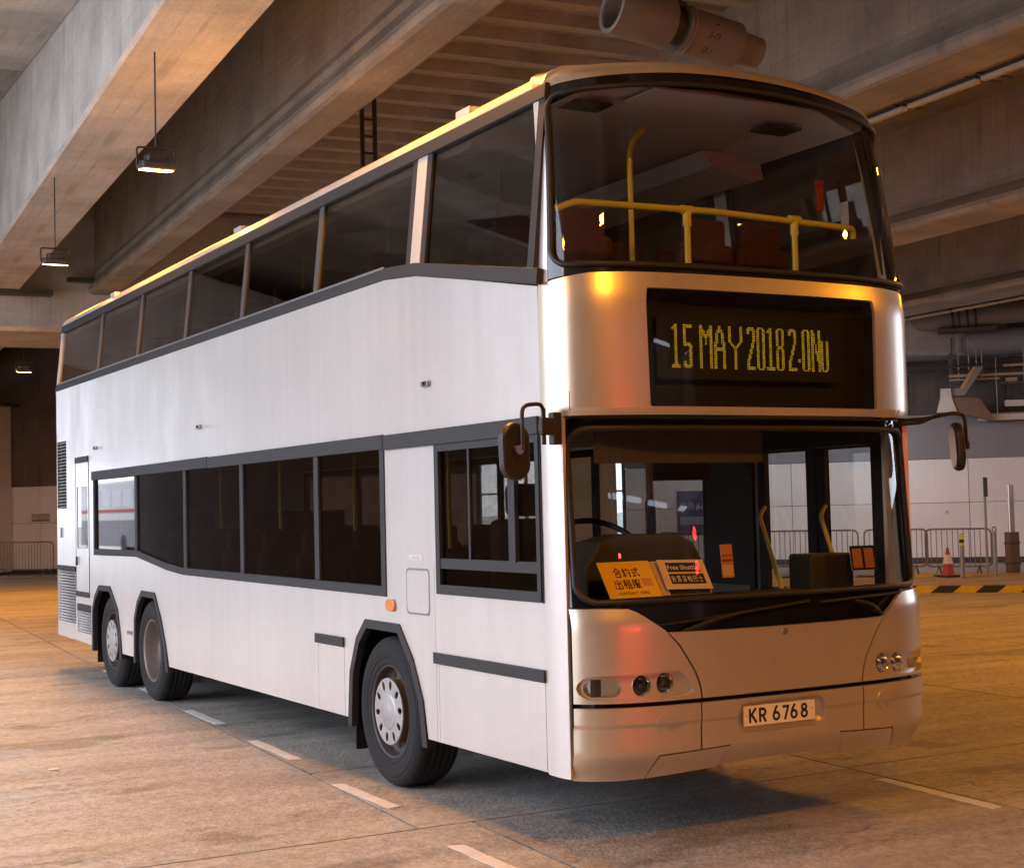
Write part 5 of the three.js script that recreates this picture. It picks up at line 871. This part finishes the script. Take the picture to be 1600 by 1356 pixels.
  const bs = atW('direction_sign', 'slate blue direction board with white lettering seen through the windscreen', 'sign', 21.65, 1.5, 0.05); mesh('board', rbx(1.34, 1.24, 0.03, 0.01, 0, 0, 0), M.wallGrey, bs); mesh('face', new THREE.PlaneGeometry(1.32, 1.22).translate(0, 0, 0.018), std('#ffffff', 0.6, 0, { map: tx }), bs);
}
// white lights over the walkway in front of the pale wall, tilted at it
[[22.4, 'white walkway light left of the others, hidden behind the bus front'], [26.2, 'white walkway light hidden behind the destination display'], [34.0, 'white walkway light beyond the right edge of the picture']].forEach(([s, lab]) => {
  const w = atW('walkway_light', lab, 'lamp', s, 4.35, 3.4, 'white lights over the walkway'); mesh('housing', rbx(0.74, 0.08, 0.64, 0.02, 0, 0.05, 0).rotateX(0.8), M.galv, w); mesh('diffuser', rbx(0.68, 0.01, 0.58, 0.004, 0, 0.0, 0).rotateX(0.8), M.whiteGlow, w); mesh('rod', cyl(0.015, [0, 0.06, 0], [0, 3.95, 0], 8), M.darkSteel, w);
  const l = new THREE.RectAreaLight(new THREE.Color().setRGB(0.86, 1.0, 1.22), 12, 0.66, 0.56); l.position.set(0, -0.012, -0.012); l.rotation.set(-Math.PI / 2 + 0.8, 0, 0); w.add(l);
});
// left background: pale kiosk corner, wall notice, yellow kerb edge
{
  const k = atW('white_cabin', 'bright white cabin corner at the far left edge behind the barrier', 'cabin', -3.2, 0, 0.1); mesh('wall', muv(b2(-2.5, 2.5, 0.1, 5.4, 0, 1.6)), M.whitePaint, k); mesh('plinth', muv(b2(-2.52, 2.52, 0, 0.1, -0.02, 1.62)), M.darkSteel, k); mesh('pipe', cyl(0.03, [2.54, 2.6, 1.5], [2.54, 5.4, 1.5], 8), M.darkSteel, k); mesh('roof_edge', bx(5.3, 0.06, 1.9, 0.1, 5.43, 0.8), M.darkSteel, k);
  const cv = document.createElement('canvas'); cv.width = 256; cv.height = 96; const x = cv.getContext('2d'); x.fillStyle = '#b9b5b2'; x.fillRect(0, 0, 256, 96); x.strokeStyle = '#5a4a42'; x.lineWidth = 4; for (let i = 0; i < 6; i++) for (const [a, b, c, d] of [[0, 0, 26, 0], [0, 12, 26, 12], [12, 0, 12, 30], [2, 30, 24, 28], [i * 4, 4, 20, 22]]) { x.beginPath(); x.moveTo(10 + i * 40 + a, 8 + b); x.lineTo(10 + i * 40 + c, 8 + d); x.stroke(); } x.fillStyle = '#6a5a52'; x.fillRect(60, 52, 160, 8); x.fillStyle = '#4a3a32'; x.fillRect(8, 74, 230, 14);
  const tx = new THREE.CanvasTexture(cv); tx.colorSpace = THREE.SRGBColorSpace; const n = atW('wall_lettering', 'dark lettered notice on the pale panel left of the bus rear', 'sign', 0.34, 1.80, 0.03); mesh('plate', rbx(0.72, 0.27, 0.01, 0.004, 0, 0, 0), M.wallWhite[0], n); mesh('face', new THREE.PlaneGeometry(0.70, 0.26).translate(0, 0, 0.007), std([0.85, 0.85, 0.85], 0.6, 0, { map: tx }), n);
}
// crowd barriers
function barrier(a, b, label, group, h = 1.06) {
  const A = V3(a[0], 0, a[1]), B = V3(b[0], 0, b[1]), L = A.distanceTo(B), t = thing('crowd_barrier', label, 'barrier', [a[0], 0, a[1]], -Math.atan2(b[1] - a[1], b[0] - a[0]), group), y0 = 0.22;
  mesh('frame', tube([[L / 2, h, 0], [0, h, 0], [0, y0, 0], [L, y0, 0], [L, h, 0], [L / 2, h, 0]], 0.021, 8, 0.14), M.barrierSteel, t);
  const bar = new THREE.CylinderGeometry(0.009, 0.009, h - y0, 6); const n = Math.round(L / 0.125);
  for (let i = 1; i < n; i++) mesh('bar', bar, M.barrierSteel, t).position.set(i * L / n, (h + y0) / 2, 0);
  for (const x of [0.28, L - 0.28]) mesh('foot', tube([[x, 0.012, 0.3], [x, 0.10, 0.22], [x, y0 + 0.02, 0.03], [x, y0 + 0.02, -0.03], [x, 0.10, -0.22], [x, 0.012, -0.3]], 0.018, 6, 0.1), M.barrierSteel, t);
}
barrier([3.6, -42.55], [4.95, -40.55], 'brown-lit crowd barrier at far left behind the bus rear', 'crowd barriers');
barrier([2.1, -44.6], [3.45, -42.75], 'crowd barrier half cut by the left edge of the picture', 'crowd barriers');
barrier([16.1, -24.3], [17.45, -22.3], 'crowd barrier seen low through the middle of the windscreen', 'crowd barriers');
barrier([17.55, -22.2], [18.85, -20.2], 'crowd barrier seen through the front half of the entrance door', 'crowd barriers');
barrier([18.95, -20.1], [19.75, -18.9], 'crowd barrier just right of the bus front, behind the other', 'crowd barriers');
barrier([19.55, -18.75], [20.35, -17.55], 'crowd barrier at right end of the row behind the traffic cone', 'crowd barriers');

// traffic island: striped kerbs, posts, cone
{
  const kd = [0.694, 0.72], kerb = (x0, z0, n, label) => {
    const t = thing('striped_kerb', label, 'kerb', [x0, 0, z0], -Math.atan2(kd[1], kd[0]), 'black and yellow kerbs'); const w = 0.40, sl = 0.16;
    const g = muv(extr([[0.002, 0], [w - 0.002, 0], [w + sl - 0.002, 0.125], [sl + 0.002, 0.125]], 0.3));
    for (let i = 0; i < n; i++) mesh('block', g, i % 2 ? M.kerbK : M.kerbY, t).position.x = i * w;
  };
  kerb(11.9, -18.3, 26, 'black and yellow striped kerb nearest the bus at right');
  kerb(15.2, -20.6, 13, 'black and yellow striped kerb behind the traffic cone');
  const isl = mesh('traffic_island', muv(extr([[12.2, 18.4], [19.6, 10.75], [23.0, 14.0], [22.2, 15.0], [15.4, 21.5]], 0.1).rotateX(-Math.PI / 2)), M.floor[0]); tag(isl, 'low concrete traffic island between the striped kerbs', 'island');
  const c = thing('traffic_cone', 'red and white traffic cone standing on the island', 'cone', [18.2, 0.1, -16.75]);
  mesh('base', rbx(0.34, 0.04, 0.34, 0.012, 0, 0.02, 0), M.blackMat, c); mesh('body', new THREE.CylinderGeometry(0.022, 0.135, 0.58, 28).translate(0, 0.33, 0), M.coneRed, c); mesh('sleeve', new THREE.CylinderGeometry(0.066, 0.103, 0.19, 28, 1, true).translate(0, 0.375, 0), M.coneWhite, c);
  const p1 = thing('bollard', 'steel bollard with lime reflective bands beside the cone', 'bollard', [18.05, 0.1, -16.2]); mesh('post', cyl(0.045, [0, 0, 0], [0, 0.78, 0], 18), M.galv, p1); mesh('band', cyl(0.05, [0, 0.80, 0], [0, 0.88, 0], 18), M.lime, p1); mesh('band', cyl(0.05, [0, 0.68, 0], [0, 0.73, 0], 18), M.lime, p1); mesh('sleeve', cyl(0.048, [0, 0.73, 0], [0, 0.80, 0], 18), M.blackMat, p1); mesh('cap', new THREE.SphereGeometry(0.05, 16, 8, 0, 7, 0, Math.PI / 2).translate(0, 0.88, 0), M.lime, p1);
  const p2 = thing('bollard', 'plain steel bollard with a ring on top at the end of the barriers', 'bollard', [18.95, 0.1, -16.15]); mesh('post', cyl(0.045, [0, 0, 0], [0, 0.92, 0], 18), M.galv, p2); mesh('ring', new THREE.TorusGeometry(0.055, 0.014, 8, 20).translate(0, 0.98, 0), M.galv, p2);
  const p3 = thing('sign_post', 'thin grey post with a narrow dark plate behind the barriers', 'post', [19.83, 0, -17.2]); mesh('post', cyl(0.028, [0, 0, 0], [0, 2.2, 0], 14), M.galv, p3); mesh('plate', rbx(0.11, 0.42, 0.03, 0.01, 0, 1.98, 0.03), M.darkSteel, p3);
  const p4 = thing('twin_post', 'pair of shiny steel posts in a weathered timber sleeve at the right edge', 'post', [20.45, 0, -17.05]); mesh('tube', cyl(0.05, [-0.055, 0, 0.02], [-0.055, 2.02, 0.02], 16), M.chromeDull, p4); mesh('tube', cyl(0.05, [0.055, 0, -0.02], [0.055, 2.02, -0.02], 16), M.chromeDull, p4); mesh('sleeve', muv(bx(0.28, 0.98, 0.16, 0, 0.49, 0)), M.timber, p4); mesh('strap', bx(0.3, 0.05, 0.18, 0, 0.74, 0), M.darkSteel, p4); mesh('strap', bx(0.3, 0.05, 0.18, 0, 0.3, 0), M.darkSteel, p4);
}

{ const g = extr([[-0.03, -0.02], [0.035, -0.025], [0.04, 0.012], [0.0, 0.03], [-0.035, 0.02]], 0.004).rotateX(-Math.PI / 2); g.translate(-2.93, 0.004, -4.55); tag(mesh('paper_scrap', muv(g), M.coneWhite), 'tiny white paper scrap lying on the floor left of the bus', 'litter'); }
// ---------------------------------------------------------------- out of frame, mirrored in the bus: the vehicle ahead with its tail lamps on, a coach at the left rear
{
  const v = thing('parked_minibus', 'dark minibus parked ahead of the bus with red tail lamps lit, behind the camera', 'minibus', [-0.6, 0, 11.5]);
  mesh('body', muv(extr(rrect(-1.05, 1.05, 0.45, 2.75, 0.25, 5), 5.6)), M.dash, v);
  mesh('rear_window', rbx(1.5, 0.7, 0.02, 0.08, 0, 2.1, -0.012), M.blackGloss, v); mesh('bumper', rbx(2.1, 0.25, 0.15, 0.05, 0, 0.5, -0.05), M.blackMat, v);
  for (const z of [1.2, 4.4]) for (const s of [-1, 1]) mesh('wheel', cyl(0.38, [s * 0.85, 0.38, z], [s * 1.04, 0.38, z], 28), M.tyre, v);
  for (const [x, y, w, h] of [[-0.88, 1.15, 0.16, 0.5], [0.88, 1.15, 0.16, 0.5], [0, 2.62, 0.4, 0.06]]) { mesh('tail_lamp', rbx(w, h, 0.03, 0.012, x, y, -0.02), M.tail, v); const l = new THREE.RectAreaLight(new THREE.Color().setRGB(1, 0.045, 0.03), 36, w, h); l.position.set(x, y, -0.05); v.add(l); }
  const sp = thing('signal_post', 'post with two red signal lamps one above the other, behind the camera', 'signal', [6.2, 0, 11.4]);
  mesh('post', cyl(0.05, [0, 0, 0], [0, 3.1, 0], 14), M.galv, sp); mesh('backboard', rbx(0.34, 0.95, 0.12, 0.04, 0, 2.65, -0.08), M.blackMat, sp);
  for (const y of [2.42, 2.9]) mesh('red_lamp', cyl(0.1, [0, y, -0.14], [0, y, -0.16], 24), M.tail, sp);
  const c = thing('parked_coach', 'white coach with a red stripe parked beyond the left edge', 'coach', [-16.2, 0, -69]);
  mesh('body', muv(extr(rrect(-1.2, 1.2, 0.4, 3.4, 0.15, 4), 10)), M.whitePaint, c); mesh('skirt', muv(b2(1.2, 1.212, 0.42, 1.6, 0.1, 9.9)), M.wallGrey, c); mesh('stripe', muv(b2(1.2, 1.215, 1.95, 2.1, 0.1, 9.9)), M.coneRed, c);
  for (let i = 0; i < 5; i++) mesh('window', b2(1.2, 1.212, 2.2, 3.0, 0.3 + i * 1.9, 2.0 + i * 1.9), M.blackGloss, c); for (const z of [1.8, 8]) for (const s of [-1, 1]) mesh('wheel', cyl(0.48, [s * 0.95, 0.48, z], [s * 1.22, 0.48, z], 28), M.tyre, c);
}
renderer.render(scene, camera);
